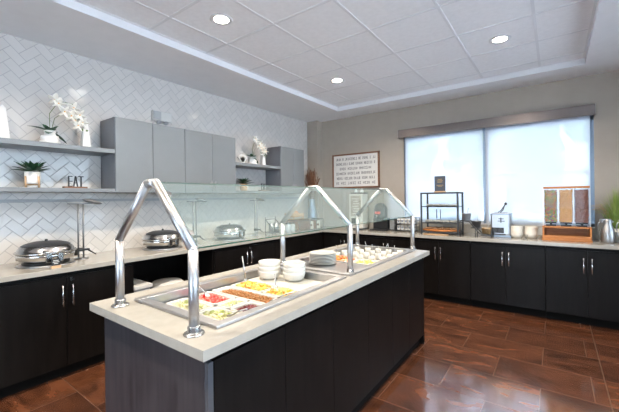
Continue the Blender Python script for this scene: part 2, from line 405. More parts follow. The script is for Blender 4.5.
def base_unit(axis, a0, a1, doors, label, grp, lock=False, handles=True, open_=False):
    """axis 'A': along the tiled wall (front at X=-3.22); 'B': along the window wall (front at Y=4.74)"""
    t = thing('base_cabinet', label, 'cabinet', ((-3.54, (a0+a1)/2, 0) if axis == 'A' else ((a0+a1)/2, 5.05, 0)), 0, grp)
    h = (a1-a0)/2-.0015
    def bb(bm, u0, u1, d0, d1, z0, z1, mi=0):     # u along the run, d = depth from the front face inwards (metres)
        if axis == 'A': box(bm, .32-d1, .32-d0, u0, u1, z0, z1, mi)
        else: box(bm, u0, u1, -.31+d0, -.31+d1, z0, z1, mi)
    bm = B()
    if open_:
        bb(bm, -h, -h+.018, .02, .6, .1, .865); bb(bm, h-.018, h, .02, .6, .1, .865); bb(bm, -h, h, .58, .6, .1, .865); bb(bm, -h, h, .02, .6, .1, .118)
    else: bb(bm, -h, h, .021, .6, .1, .865)
    obj('cabinet_body', bm, 'espresso', t)
    bm = B(); bb(bm, -h, h, .08, .12, 0, .1); obj('toe_kick', bm, 'kick', t)
    if open_: return t
    w = 2*h/doors
    for i in range(doors):
        u0, u1 = -h+w*i+.0015, -h+w*(i+1)-.0015
        bm = B(); bb(bm, u0, u1, 0, .019, .105, .835)
        d = obj('door', bm, 'espresso', t, bevel=.0015)
        if handles:
            u = u1-.034 if i % 2 == 0 else u0+.034
            bm = B(); c = (.32, u, .685) if axis == 'A' else (u, -.31, .67)
            pull(bm, c, (1,0,0) if axis == 'A' else (0,-1,0)); obj('handle', bm, 'chrome', d)
            if lock and i % 2 == 1:
                bm = B(); tube(bm, [(.32, u-.002, .808), (.332, u-.002, .808)], .014, 14); obj('lock', bm, 'chrome', d)
    return t
gA, gB = 'base cabinets along the tiled wall', 'base cabinets along the window wall'
base_unit('A', -1.60, -.555, 2, 'espresso base cabinet along the tiled wall, wholly left of the picture', gA)
base_unit('A', -.555, .49, 2, 'espresso base cabinet at the left edge of the picture under the tiled wall', gA)
base_unit('A', .49, 1.545, 2, 'two-door espresso base cabinet below the nearest chafing dish, round lock by its handle', gA, lock=True)
base_unit('A', 1.545, 2.49, 1, 'open-fronted dark base cabinet below the middle chafing dish', gA, open_=True)
base_unit('A', 2.49, 3.54, 2, 'two-door espresso base cabinet below the farthest chafing dish', gA, lock=True)
base_unit('A', 3.54, 4.70, 2, 'handleless espresso base cabinet at the far end of the tiled wall, beside the corner', gA, handles=False)
base_unit('B', -3.20, -2.41, 2, 'espresso base cabinet under the framed text sign, next to the corner', gB)
base_unit('B', -2.41, -1.70, 2, 'espresso base cabinet below the tea packet rack, behind the island end', gB)
base_unit('B', -1.70, -.895, 2, 'espresso base cabinet below the black pastry rack', gB)
base_unit('B', -.895, -.095, 2, 'espresso base cabinet below the toaster and cream bowls', gB)
base_unit('B', -.095, .66, 2, 'espresso base cabinet below the cereal dispenser and steel carafes', gB)
base_unit('B', .66, 1.46, 2, 'espresso base cabinet under the window wall, beyond the right edge of the picture', gB)
bm = B(); box(bm, -3.85, -3.22, 4.70, 5.19, .1, .865); box(bm, -3.75, -3.30, 4.70, 5.1, 0, .1)
tag(obj('corner_cabinet', bm, 'espresso'), 'blind espresso corner cabinet where the two counters meet', 'cabinet')
# worktops
bm = B(); box(bm, XW+.001, -3.195, -1.6, 4.708, .87, CT)
tag(obj('worktop', bm, 'quartz', bevel=.002), 'cream quartz worktop along the tiled wall under the chafing dishes', 'worktop')
bm = B(); box(bm, XW+.001, 1.46, 4.712, YW-.001, .87, CT)
for f in [f for f in bm.faces]: pass
t = tag(obj('worktop', bm, 'quartz', bevel=.002), 'cream quartz worktop running below the window', 'worktop')
bm = B(); box(bm, -3.58, 1.46, YW-.02, YW-.001, CT+.0005, 1.03); struct('trim_2', bm, 'quartz')

# things in the open bay and in front of the far left cabinets
t = thing('drawer_cart', 'low pale steel cart with a bar handle in the open cabinet bay', 'cart', (-3.42, 1.64, .12))
bm = B(); box(bm, -.18, .18, -.075, .085, 0, .47); obj('cart_body', bm, 'greyplastic', t, bevel=.004)
bm = B(); box(bm, -.19, .20, -.08, .10, .47, .505); obj('cart_top', bm, 'plastic', t, bevel=.004)
bm = B(); tube(bm, [(.18, .07, .44), (.215, .07, .44), (.215, .07, .30), (.18, .07, .30)], .008, 8); obj('handle', bm, 'steel', t)
def bin_(loc, label, r):
    t = thing('waste_bin', label, 'bin', loc, group='round waste bins by the tiled wall')
    h = .47-loc[2]+.1
    bm = B(); lathe(bm, [(0,0),(r*.8,0),(r,h-.05),(r*.9,h-.05)]); obj('bin_body', bm, 'greyplastic', t)
    bm = B(); lathe(bm, [(r*1.04,h-.05),(r*1.04,h-.02),(r*.9,h),(0,h+.012)]); obj('lid', bm, 'plastic', t)
bin_((-3.40, 2.00, .12), 'round bin with white lid inside the open cabinet bay', .16)
bin_((-2.98, 4.0, 0), 'round bin with white lid standing before the handleless far cabinet', .17)

# ---------------- wall cabinets and shelves
def wall_cab(y0, y1, edges, label):
    t = thing('wall_cabinet', label, 'cabinet', (XW, (y0+y1)/2, 1.53), group='blue grey wall cabinets')
    c = (y0+y1)/2
    bm = B(); box(bm, .001, .32, y0-c, y1-c, 0, .755); obj('cabinet_body', bm, 'cabdark', t)
    for i in range(len(edges)-1):
        bm = B(); box(bm, .3215, .34, edges[i]-c+.0022, edges[i+1]-c-.0022, 0, .755)
        d = obj('door', bm, 'cab', t, bevel=.0015)
        u = edges[i+1]-.03 if i % 2 == 0 else edges[i]+.03
        bm = B(); pull(bm, (.34, u-c, .10), (1,0,0), .10, .0045, .024); obj('handle', bm, 'steel', d)
wall_cab(1.536, 2.312, [1.536, 1.922, 2.312], 'nearer blue grey two-door wall cabinet, next to the succulent shelves')
wall_cab(2.314, 3.092, [2.314, 2.705, 3.092], 'second blue grey two-door wall cabinet, right of the emergency light')
wall_cab(4.031, 4.640, [4.031, 4.345, 4.640], 'small far blue grey wall cabinet beside the brown reeds')
def shelf(y0, y1, z0, z1, label):
    bm = B(); box(bm, XW+.001, -3.525, y0, y1, z0, z1); tag(obj('wall_shelf', bm, 'cab', bevel=.002), label, 'shelf', 'blue grey wall shelves')
shelf(-.6, 1.534, 1.916, 1.958, 'upper blue grey shelf at left, holding the large white orchid')
shelf(-.6, 1.534, 1.53, 1.566, 'lower blue grey shelf at left, holding the EAT letters')
shelf(3.094, 4.029, 1.916, 1.958, 'upper blue grey shelf between the two far wall cabinets')
shelf(3.094, 4.029, 1.53, 1.566, 'lower blue grey shelf between the two far wall cabinets')

# ---------------- shelf decor
def leaf(bm, p, d, L, w, droop=.3, n=6, fold=.15, mi=0):
    """pointed leaf from p towards d"""
    d = Vector(d).normalized(); s = d.cross(Vector((0,0,1)))
    if s.length < .05: s = Vector((1,0,0))
    s.normalize(); up = s.cross(d).normalized(); prev = None
    for i in range(n+1):
        t = i/n; c = Vector(p)+d*L*t+Vector((0,0,-droop*L*t*t)); ww = w*math.sin(PI*min(1, .12+.88*t))**.8 if t < 1 else 0.0005
        row = [bm.verts.new(c-s*ww+up*ww*fold), bm.verts.new(c-up*.0015), bm.verts.new(c+s*ww+up*ww*fold)]
        if prev:
            for k in (0, 1):
                f = bm.faces.new((prev[k], prev[k+1], row[k+1], row[k])); f.smooth = True; f.material_index = mi
        prev = row
def obelisk(loc, label, h, w):
    t = thing('ceramic_obelisk', label, 'ornament', loc, group='white shelf obelisks')
    bm = B()
    def ring(s, z): return [bm.verts.new((sx*s, sy*s, z)) for sx, sy in ((-1,-1),(1,-1),(1,1),(-1,1))]
    rs = [ring(w, 0), ring(w*.95, h*.07), ring(w*.86, h*.07), ring(w*.42, h*.9), ring(.001, h)]
    for a, b in zip(rs, rs[1:]):
        for k in range(4): bm.faces.new((a[k], a[(k+1)%4], b[(k+1)%4], b[k]))
    bm.faces.new(rs[0][::-1]); obj('obelisk_body', bm, 'white', t, bevel=.002)
    bm = B(); box(bm, -w*1.08, w*1.08, -w*1.08, w*1.08, -.001, .008); obj('foot', bm, 'white', t)
obelisk((-3.70, .73, 1.959), 'white ceramic obelisk at the left end of the upper shelf', .30, .045)
obelisk((-3.72, 1.345, 1.959), 'white ceramic obelisk right of the large orchid, against the nearer cabinet', .29, .042)
obelisk((-3.70, 3.80, 1.959), 'small white obelisk on the far upper shelf beside the far cabinet', .27, .04)

def orchid(loc, label, k=1.0, seed=1):
    rnd = random.Random(seed)
    t = thing('orchid_vase', label, 'plant', loc, group='orchids in white vases')
    bm = B(); lathe(bm, [(0,0),(.066*k,0),(.076*k,.012*k),(.076*k,.03*k),(.060*k,.040*k),(.070*k,.055*k),(.064*k,.078*k),(.045*k,.085*k),(.042*k,.105*k),(.048*k,.125*k),(.040*k,.125*k),(.036*k,.10*k),(0,.09*k)])
    obj('vase', bm, 'white', t)
    bm = B()
    for a, e, L, w in ((-1.5, .30, .15, .026), (1.6, -.55, .13, .03), (-1.1, .95, .085, .022), (.9, .95, .08, .022), (2.4, .2, .10, .025), (0, .3, .10, .026), (-.4,-.2,.10,.028)):
        leaf(bm, (0, 0, .12*k), (math.cos(a), math.sin(a), e), L*k*1.15, w*k*1.2, .15)
    obj('leaves', bm, 'leaf', t)
    bm = B(); P0 = [(0, 0, .11*k), (.01, -.005*k, .28*k), (.01, .07*k, .41*k), (.02, .17*k, .40*k), (.02, .27*k, .22*k)]
    tube(bm, P0, .0028*k, 6)
    tube(bm, [(0, .005, .11*k), (.02, .03*k, .24*k), (.02, .12*k, .33*k), (.02, .20*k, .27*k)], .0025*k, 6)
    for q in ((.27, .20), (.29, .17), (.25,.17)): blob(bm, (.02, q[0]*k, q[1]*k), .011*k, 1)
    obj('flower_stem', bm, 'stem', t)
    for y, z in ((.06, .38), (.10, .31), (.17, .36), (.22, .30), (.25, .24), (.19, .25), (.15, .28), (.03,.41),(.205,.20)):
        c = Vector((.03+rnd.uniform(-.015, .02), y*k, z*k))
        bm = B()
        for j in range(5):
            a = j*2*PI/5+rnd.uniform(-.2, .2)
            d = Vector((.35, math.cos(a), math.sin(a))).normalized()
            R = d.to_track_quat('X', 'Z').to_matrix()
            blob(bm, c+d*.028*k, .036*k, 2, (1, .85, .16), rot=R)
        f = obj('blossom', bm, 'petal', t); bm = B(); blob(bm, c+Vector((.016*k, 0, 0)), .0095*k, 1); obj('stamen', bm, 'yellow', f)
orchid((-3.67, 1.045, 1.959), 'large white orchid in a ridged white vase on the left upper shelf', 1.0)
orchid((-3.67, 3.55, 1.959), 'white orchid in a white vase on the far upper shelf', .95, 4)

def succulent(loc, label, stand=True, k=1., seed=2):
    rnd = random.Random(seed)
    t = thing('potted_succulent', label, 'plant', loc, group='small potted succulents')
    zb = .035 if stand else 0
    bm = B(); lathe(bm, [(0,zb*k),(.052*k,zb*k),(.056*k,(zb+.01)*k),(.056*k,(zb+.105)*k),(.050*k,(zb+.105)*k),(.048*k,(zb+.09)*k),(0,(zb+.09)*k)])
    obj('pot', bm, 'white' if stand else 'lightwood', t)
    if stand:
        bm = B()
        for a in range(4):
            x, y = math.cos(a*PI/2+.5)*.063, math.sin(a*PI/2+.5)*.063
            tube(bm, [(x, y, 0), (x, y, .10)], .007, 8)
        box(bm, -.062, .062, -.005, .005, .022, .034); box(bm, -.005, .005, -.062, .062, .0225, .0345)
        bmesh.ops.rotate(bm, verts=[v for v in bm.verts if abs(v.co.z-.028) < .008 and abs(v.co.x) < .0621 and (abs(v.co.y) < .0056 or abs(v.co.x) < .0056)], cent=(0,0,0), matrix=Matrix.Rotation(.5, 3, 'Z'))
        obj('pot_stand', bm, 'lightwood', t)
    bm = B()
    for j in range(30):
        a = j*2.4; e = .15+1.5*(j/30); L = (.165-.03*(j/30))*k
        leaf(bm, (0,0,(zb+.10)*k), (math.cos(a), math.sin(a), e), L*rnd.uniform(.9,1.1), .017*k, .12, fold=.4)
    obj('leaves', bm, 'leaf', t)
succulent((-3.68, .918, 1.567), 'spiky succulent in a white pot on a small wooden stand, left lower shelf')
succulent((-3.66, 3.36, 1.567), 'spiky succulent in a pale wooden pot on the far lower shelf', False, .95, 5)

def eat_sign(loc, label):
    t = thing('letter_sign', label, 'sign', loc, group='EAT letter signs')
    bm = B(); box(bm, -.03, .03, -.095, .095, 0, .018); obj('sign_base', bm, 'walnut', t, bevel=.002)
    def bar(bm, y0, z0, y1, z1, w=.008):
        d = Vector((0, y1-y0, z1-z0)); L = d.length/2; ang = math.atan2(d.z, d.y)
        obox(bm, (0, (y0+y1)/2, (z0+z1)/2), (.006, L, w/2), Matrix.Rotation(ang, 3, 'X'))
    z0, z1 = .018, .118; zm = (z0+z1)/2
    bm = B(); bar(bm, -.052, z0, -.052, z1, .010)
    for z in (z0+.004, zm, z1-.004): bar(bm, -.052, z, -.022, z)
    obj('letter', bm, 'black', t)
    bm = B(); bar(bm, -.012, z0, .004, z1, .009); bar(bm, .020, z0, .004, z1, .009); bar(bm, -.006, z0+.035, .014, z0+.035, .007); obj('letter', bm, 'black', t)
    bm = B(); bar(bm, .050, z0, .050, z1, .010); bar(bm, .030, z1-.004, .070, z1-.004); obj('letter', bm, 'black', t)
eat_sign((-3.68, 1.24, 1.567), 'black EAT letters on a wooden base on the left lower shelf')
eat_sign((-3.68, 3.80, 1.567), 'black EAT letters on the far lower shelf, left of the far cabinet')
t = thing('fluted_ornament', 'white fluted fan ornament at the left of the far upper shelf', 'ornament', (-3.63, 3.31, 1.959))
bm = B()
for i in range(9):
    a = (i-4)*.2; obox(bm, (0, math.sin(a)*.06, .06*math.cos(a)+.015), (.014, .012, .055), Matrix.Rotation(-a, 3, 'X'))
obj('fan', bm, 'white', t); bm = B(); box(bm, -.025, .025, -.03, .03, 0, .02); obj('foot', bm, 'white', t)

# ---------------- emergency light on tiles
t = thing('emergency_light', 'white and grey emergency light box on the tiles above the wall cabinets', 'emergency light', (XW, 2.205, 2.40))
bm = B(); box(bm, .001, .05, -.12, .12, 0, .115); obj('housing', bm, 'plastic', t, bevel=.006)
bm = B(); box(bm, .05, .058, -.115, -.02, .01, .105)
for i in range(6): box(bm, .058, .061, -.11, -.025, .018+i*.015, .024+i*.015)
obj('grille', bm, 'greyplastic', t)
for yy in (-.04, .05):
    bm = B(); tube(bm, [(.03, yy, 0), (.045, yy, -.02)], .022, 14, r2=.028); obj('lamp_head', bm, 'greyplastic', t)

# ---------------- recessed downlights
def downlight(x, y, label):
    t = thing('recessed_downlight', label, 'ceiling light', (x, y, ZC), group='recessed ceiling downlights')
    bm = B(); lathe(bm, [(.060,-.001),(.085,-.006),(.098,-.002),(.098,.0),(.060,.004)], n=32); obj('trim_ring', bm, 'tbar', t)
    bm = B(); lathe(bm, [(0,-.003),(.060,-.002)], n=32); obj('lens', bm, 'lamp', t, fix=False)
    l = bpy.data.lights.new('downlight_lamp', 'AREA'); l.shape = 'DISK'; l.size = .15; l.energy = LE; l.color = (1, .86, .70); l.spread = 2.6
    o = bpy.data.objects.new('downlight_lamp', l); C.objects.link(o); o.location = (0, 0, -.012); o.parent = t
LE = 31
downlight(-2.29, 1.87, 'glowing recessed downlight nearest the tiled wall, upper left of the ceiling')
downlight(-2.29, 3.76, 'glowing recessed downlight farthest away, near the corner pillar')
downlight(-.42, 3.77, 'glowing recessed downlight in the right of the ceiling, in front of the window')
downlight(-.42, 1.87, 'recessed downlight above the camera, out of the picture')
downlight(-2.29, -.03, 'recessed downlight behind the camera on the tiled wall side')
downlight(-.42, -.03, 'recessed downlight directly behind the camera')

# ---------------- island
IX0, IX1, IY0, IY1 = -1.985, -1.012, .728, 3.39
t = thing('island_cabinet', 'dark island cabinet with charcoal wood end panel under the buffet', 'island', (-1.49, 2.05, 0))
def L_(x, y): return x+1.49, y-2.05
def ibox(bm, x0, x1, y0, y1, z0, z1): box(bm, x0+1.49, x1+1.49, y0-2.05, y1-2.05, z0, z1)
bm = B(); ibox(bm, -1.90, -1.072, .80, 3.30, .09, .40); ibox(bm, -1.90, -1.86, .80, 3.30, .40, .868); ibox(bm, -1.112, -1.075, .80, 3.30, .40, .868)
ibox(bm, -1.86, -1.112, .80, .85, .40, .868); ibox(bm, -1.86, -1.112, 3.25, 3.30, .40, .868)
obj('cabinet_body', bm, 'kick', t)
bm = B(); ibox(bm, -1.925, -1.071, .775, .799, 0, .868); obj('end_panel', bm, 'darkend', t, bevel=.001)
bm = B(); ibox(bm, -1.069, -1.05, .775, .799, 0, .835); obj('edge_strip', bm, 'edge', t)
bm = B(); ibox(bm, -1.925, -1.05, 3.301, 3.32, 0, .868); obj('end_panel', bm, 'espresso', t)
bm = B(); ibox(bm, -1.88, -1.095, .80, 3.30, 0, .09); obj('toe_kick', bm, 'kick', t)
ed = [.802, 1.218, 1.648, 2.10, 2.53, 2.91, 3.30]
for i in range(6):
    bm = B(); ibox(bm, -1.07, -1.05, ed[i]+.0015, ed[i+1]-.0015, .095, .835); obj('door', bm, 'espresso', t, bevel=.0015)
for i in range(6):
    bm = B(); ibox(bm, -1.925, -1.902, ed[i]+.0015, ed[i+1]-.0015, .095, .835); obj('door', bm, 'espresso', t, bevel=.0015)
# worktop with two cut-outs
W1 = (-1.80, -1.15, .90, 1.93); W2 = (-1.80, -1.15, 2.02, 3.30)
bm = B()
box(bm, IX0, W1[0], IY0, IY1, .87, CT); box(bm, W1[1], IX1, IY0, IY1, .87, CT)
box(bm, W1[0], W1[1], IY0, W1[2], .87, CT); box(bm, W1[0], W1[1], W1[3], W2[2], .87, CT); box(bm, W1[0], W1[1], W2[3], IY1, .87, CT)
tag(obj('island_worktop', bm, 'quartz'), 'cream quartz island worktop cut out for two steel food wells', 'worktop')

def well(w, label, deep):
    x0, x1, y0, y1 = w; r = .032
    t = thing('food_well', label, 'food well', ((x0+x1)/2, (y0+y1)/2, CT), group='drop-in steel food wells')
    cx, cy = (x0+x1)/2, (y0+y1)/2; a, b = (x1-x0)/2, (y1-y0)/2
    bm = B()
    A, Bq = a+.02, b+.02; ia, ib = a-.028, b-.028
    for (X0, X1, Y0, Y1) in ((-A, -ia, -Bq, Bq), (ia, A, -Bq, Bq), (-ia, ia, -Bq, -ib), (-ia, ia, ib, Bq)):
        box(bm, X0, X1, Y0, Y1, .0005, .014)
    obj('rim', bm, 'steel', t, bevel=.003)
    bm = B(); ja, jb = ia-.001, ib-.001
    box(bm, -ja-.004, -ja, -jb, jb, -deep, .012); box(bm, ja, ja+.004, -jb, jb, -deep, .012)
    box(bm, -ja, ja, -jb-.004, -jb, -deep, .012); box(bm, -ja, ja, jb, jb+.004, -deep, .012)
    box(bm, -ja, ja, -jb, jb, -deep-.004, -deep); obj('basin', bm, 'satin', t)
    return t
t1 = well(W1, 'nearer stainless steel cold well with fruit and granola', .10)
t2 = well(W2, 'farther stainless steel well with plate stack and cups', .10)
# false floor of the first well
bm = B(); box(bm, -1.768, -1.182, .932, 1.898, .8105, .830)
tag(obj('ice_tray', bm, 'satin', bevel=.002), 'flat steel tray filling the bottom of the nearer well', 'tray')
ZB = .8305
bm = B(); box(bm, -1.764, -1.188, 1.63, 1.894, ZB, ZB+.046)
tag(obj('cutting_board', bm, 'board', bevel=.003), 'white board in the nearer well carrying the two bowl stacks', 'board')

# food dishes in the nearer well
def dish(x0, x1, y0, y1, z, h, label):
    cx, cy = (x0+x1)/2, (y0+y1)/2; a, b = (x1-x0)/2, (y1-y0)/2
    bm = B()
    def ring(a, b, z, r=.02, n=4):
        out = []
        for sx, sy, st in ((1,1,0),(-1,1,1),(-1,-1,2),(1,-1,3)):
            for k in range(n+1):
                an = (st+k/n)*PI/2; out.append(bm.verts.new((sx*(a-r)+r*math.cos(an), sy*(b-r)+r*math.sin(an), z)))
        return out
    rs = [ring(a*.9, b*.9, 0), ring(a, b, h-.006), ring(a, b, h), ring(a-.010, b-.010, h), ring(a-.014, b-.014, h-.008), ring(a*.86, b*.86, .006)]
    for p, q in zip(rs, rs[1:]):
        n = len(p)
        for k in range(n): bm.faces.new((p[k], p[(k+1)%n], q[(k+1)%n], q[k])).smooth = True
    bm.faces.new(rs[0][::-1]); bm.faces.new(rs[-1])
    o = obj('serving_dish', bm, 'china', loc=(cx, cy, z)); tag(o, label, 'dish', 'white serving dishes in the nearer well'); return o
def heap(name, x0, x1, y0, y1, z0, h, n, size, mats, label, shape=(1,1,1), cube=False, jit=.2, cat='food'):
    bm = B(); cx, cy = (x0+x1)/2, (y0+y1)/2
    # filled bed below the loose pieces
    N = 8
    g = [[bm.verts.new((x0+(x1-x0)*i/N, y0+(y1-y0)*j/N, z0+h*.75*math.sin(PI*i/N)**.5*math.sin(PI*j/N)**.5)) for j in range(N+1)] for i in range(N+1)]
    for i in range(N):
        for j in range(N): bm.faces.new((g[i][j], g[i+1][j], g[i+1][j+1], g[i][j+1]))
    for k in range(n):
        u, v = random.uniform(.05, .95), random.uniform(.05, .95)
        zz = z0+h*(math.sin(PI*u)*math.sin(PI*v))**.5*random.uniform(.7, 1)
        s = size*random.uniform(.75, 1.2); c = (x0+(x1-x0)*u, y0+(y1-y0)*v, zz); mi = random.randrange(len(mats))
        if cube: obox(bm, c, (s*shape[0], s*shape[1], s*shape[2]), rrot(), mi)
        else: blob(bm, c, s, 1, shape, mi, rrot(), jit)
    o = obj(name, bm, mats); tag(o, label, cat, kind='stuff'); return o
DZ = ZB
gx = [(-1.752, -1.50), (-1.492, -1.205)]
specs = [
 ((-1.752, -1.48, 1.01, 1.145), 'left rear dish of pale green slices, first row of the well', 'cucumber_slices', 40, .017, ['egg', 'melon', 'egg'], (1,1,.25), False, 'pale green and white slices beside the nearest guard post'),
 ((-1.47, -1.235, 1.01, 1.145), 'front dish of pale slices at the near right corner of the well', 'melon_slices', 34, .017, ['egg', 'egg', 'melon'], (1,1,.3), False, 'pale slices in the dish next to the dried cranberries'),
 ((-1.752, -1.50, 1.155, 1.31), 'dish of red strawberries in the nearer well', 'strawberry_pieces', 70, .0125, ['berry', 'berry', 'berrypale'], (1,1,1.3), False, 'bright red cut strawberries'),
 ((-1.385, -1.235, 1.155, 1.31), 'small dish of dark dried cranberries at the right edge of the nearer well', 'dried_cranberries', 130, .0075, ['cran'], (1,1,.7), False, 'dark red dried cranberries'),
 ((-1.49, -1.395, 1.155, 1.31), 'narrow dish of pale slices between the strawberries and cranberries', 'cucumber_slices', 24, .014, ['egg', 'egg', 'melon'], (1,1,.3), False, 'pale slices between the strawberries and cranberries'),
 ((-1.752, -1.235, 1.32, 1.46), 'long white dish of brown granola across the nearer well', 'granola', 300, .0085, ['granola'], (1,1,.8), False, 'loose brown granola'),
 ((-1.752, -1.47, 1.47, 1.62), 'rear dish of pineapple and orange melon cubes, before the bowls', 'fruit_cubes', 80, .0125, ['pine', 'cant', 'pine', 'cant', 'melon'], (1,1,1), True, 'yellow and orange fruit cubes in the rear dish'),
 ((-1.46, -1.215, 1.47, 1.62), 'front dish of yellow and green melon cubes beside the well rim', 'fruit_cubes', 60, .0125, ['pine', 'melon', 'cant', 'pine', 'cant'], (1,1,1), True, 'yellow, green and orange melon cubes in the front dish'),
]
for (x0, x1, y0, y1), lb, nm, n, s, ms, shp, cube, fl in specs:
    dish(x0, x1, y0, y1, DZ, .046, lb)
    heap(nm, x0+.015, x1-.015, y0+.015, y1-.015, DZ+.022, .034 if cube else .026, n, s, ms, fl, shp, cube)
def spoon(p0, p1, label, name='serving_spoon', r=.0042, head=.02):
    """handle end p0, bowl end p1"""
    p0, p1 = Vector(p0), Vector(p1)
    t = thing(name, label, 'spoon', p1, group='serving spoons'); d = p0-p1
    bm = B(); tube(bm, [d, d*.5+Vector((0,0,.004)), d*.12], r, 8); obj('handle', bm, 'steel', t)
    bm = B(); R = (-d).normalized().to_track_quat('X', 'Z').to_matrix(); blob(bm, (0,0,0), head, 2, (1.3, .85, .3), rot=R); obj('spoon_bowl', bm, 'steel', t)
spoon((-1.80, 1.225, .945), (-1.655, 1.225, .885), 'steel spoon leaning over the rear rim into the strawberries')
spoon((-1.71, 1.55, 1.06), (-1.68, 1.55, .89), 'steel spoon standing in the rear dish of fruit cubes')
spoon((-1.46, 1.60, .965), (-1.42, 1.56, .885), 'steel spoon standing in the front dish of melon cubes')
spoon((-1.175, 1.44, .93), (-1.27, 1.38, .885), 'steel spoon resting across the front end of the granola dish')
spoon((-1.175, 1.09, .93), (-1.28, 1.08, .885), 'steel spoon resting in the pale slices at the near right corner')

# stacked bowls and plates
def stack(name, cat, build, loc, n, dz, label, grp):
    words = {0: 'lowest', n-1: 'topmost'}
    order = ['lowest', 'second from below', 'third from below', 'fourth from below', 'fifth from below', 'sixth from below', 'seventh from below', 'eighth from below']
    o = build(); o.name = name; o.location = loc
    tag(o, label.format(order[0]), cat, grp)
    for i in range(1, n):
        dup(o, (loc[0]+random.uniform(-.002, .002), loc[1]+random.uniform(-.002, .002), loc[2]+dz*i), label=label.format('topmost' if i == n-1 else order[i]))
def bowl(r, h, m='china', t=.004):
    def f():
        bm = B(); lathe(bm, [(0,.004),(r*.5,.004),(r*.5,0),(r*.58,0),(r*.76,h*.12),(r*.92,h*.36),(r*.985,h*.75),(r,h),(r-t,h),(r*.93-t*.5,h*.75),(r*.86,h*.4),(r*.68,h*.2),(0,h*.14)], n=36)
        return obj('bowl', bm, m)
    return f
def plate(r, h=.018, m='china'):
    def f():
        bm = B(); lathe(bm, [(0,.003),(r*.55,.003),(r*.57,0),(r*.62,0),(r*.68,h*.4),(r,h-.004),(r,h),(r*.98,h),(r*.66,h*.55),(r*.55,.006),(0,.006)], n=40)
        return obj('plate', bm, m)
    return f
def rowbowl(r, h):
    return bowl(r, h)
stack('bowl', 'bowl', bowl(.079, .064), (-1.655, 1.755, ZB+.0465), 3, .031, 'white bowl in the rear stack on the board, {}', 'white bowls in two stacks in the nearer well')
stack('bowl', 'bowl', bowl(.079, .064), (-1.475, 1.815, ZB+.0465), 3, .031, 'white bowl in the front stack on the board, {}', 'white bowls in two stacks in the nearer well')
# steel cover plate at the near end of the far well, carrying the plates
bm = B(); box(bm, -1.768, -1.182, 2.052, 2.475, .8105, .892)
tag(obj('steel_platform', bm, 'satin', bevel=.002), 'raised steel platform under the white plate stack', 'platform')
stack('plate', 'plate', plate(.115, .012), (-1.60, 2.355, .8925), 8, .0118, 'white plate stacked on the far well platform, {}', 'white plates stacked by the far well')
# far well contents
bm = B(); box(bm, -1.768, -1.182, 2.48, 3.268, .8105, .865)
tag(obj('cutting_board', bm, 'board', bevel=.003), 'white board in the far well under the cups', 'board')
def spooncup(x, y, label, lean, m='china', h=.055):
    t = thing('condiment_cup', label, 'cup', (x, y, .8655), group='condiment cups in the far well')
    bm = B(); lathe(bm, [(0,0),(.024,0),(.030,h),(.027,h),(.023,h*.7),(0,h*.7)], n=18); obj('cup', bm, m, t)
def cupspoon(x, y, lean, label):
    b = Vector((x, y, .91)); e = b+Vector((lean[0], lean[1], .075))
    spoon(e, b, label, r=.003, head=.012)
rows = ['nearest row', 'second row', 'third row', 'farthest row']; cols = ['rear edge', 'rear middle', 'centre', 'front middle', 'front edge']
for j, yy in enumerate((2.76, 2.90, 3.04, 3.18)):
    for i, xx in enumerate((-1.71, -1.59, -1.47, -1.35, -1.23)):
        lab = f'small white condiment cup in the far well, {rows[j]}, {cols[i]}'
        spooncup(xx+random.uniform(-.01, .01), yy, lab, 0)
        if (i+j) % 2 == 0 or i == 3: cupspoon(xx, yy, (random.uniform(-.05, .03), random.uniform(-.03, .05)), f'small steel spoon in the {rows[j]} cup at the {cols[i]} of the far well')
t = dish(-1.66, -1.42, 2.485, 2.66, .8655, .035, 'white platter of orange slices behind the plate stack'); t['group'] = 'white platters in the far well'
t = dish(-1.41, -1.21, 2.485, 2.66, .8655, .035, 'white dish of yellow spread at the near front of the far well'); t['group'] = 'white platters in the far well'
heap('smoked_salmon', -1.64, -1.44, 2.50, 2.645, .885, .045, 26, .026, ['salmon', 'salmon', 'cant'], 'bright orange red slices beside the plate stack', (1.2, .6, .25))
heap('yellow_cheese', -1.395, -1.225, 2.50, 2.645, .885, .02, 30, .014, ['pine', 'egg'], 'yellow food pieces in the near front dish of the far well', (1,1,.5))

# ---------------- sneeze guard
t = thing('sneeze_guard', 'tubular steel sneeze guard with slanted glass over the buffet island', 'sneeze guard', (-1.485, 2.05, CT))
PX0, PX1, ZBnd, ZPk = -1.80, -1.17, 1.25, 1.525
PY = [.80, 2.07, 3.355]; R = .0205
def g(x, y, z): return (x+1.485, y-2.05, z-CT)
for y in PY:
    for x, s in ((PX0, -1), (PX1, 1)):
        bm = B(); tube(bm, [g(x, y, CT+.012), g(x, y, ZBnd)], R, 20); p = obj('post', bm, 'steel', t)
        bm = B(); lathe(bm, [(0,0),(.040,0),(.042,.003),(.040,.007),(.030,.009),(.026,.012),(.026,.032),(.0215,.036),(0,.036)], g(x, y, CT), 24); obj('base_flange', bm, 'chrome', p)
        bm = B()
        a, b = Vector(g(x, y, ZBnd)), Vector(g(-1.48+s*.036, y, ZPk)); d = (b-a).normalized()
        tube(bm, [a, b], R, 20); blob(bm, a, R*1.0, 3); blob(bm, b, R*1.0, 3)
        obj('arm', bm, 'steel', t)
    bm = B(); tube(bm, [g(-1.516, y, ZPk), g(-1.444, y, ZPk)], R, 20); obj('peak_joint', bm, 'steel', t)
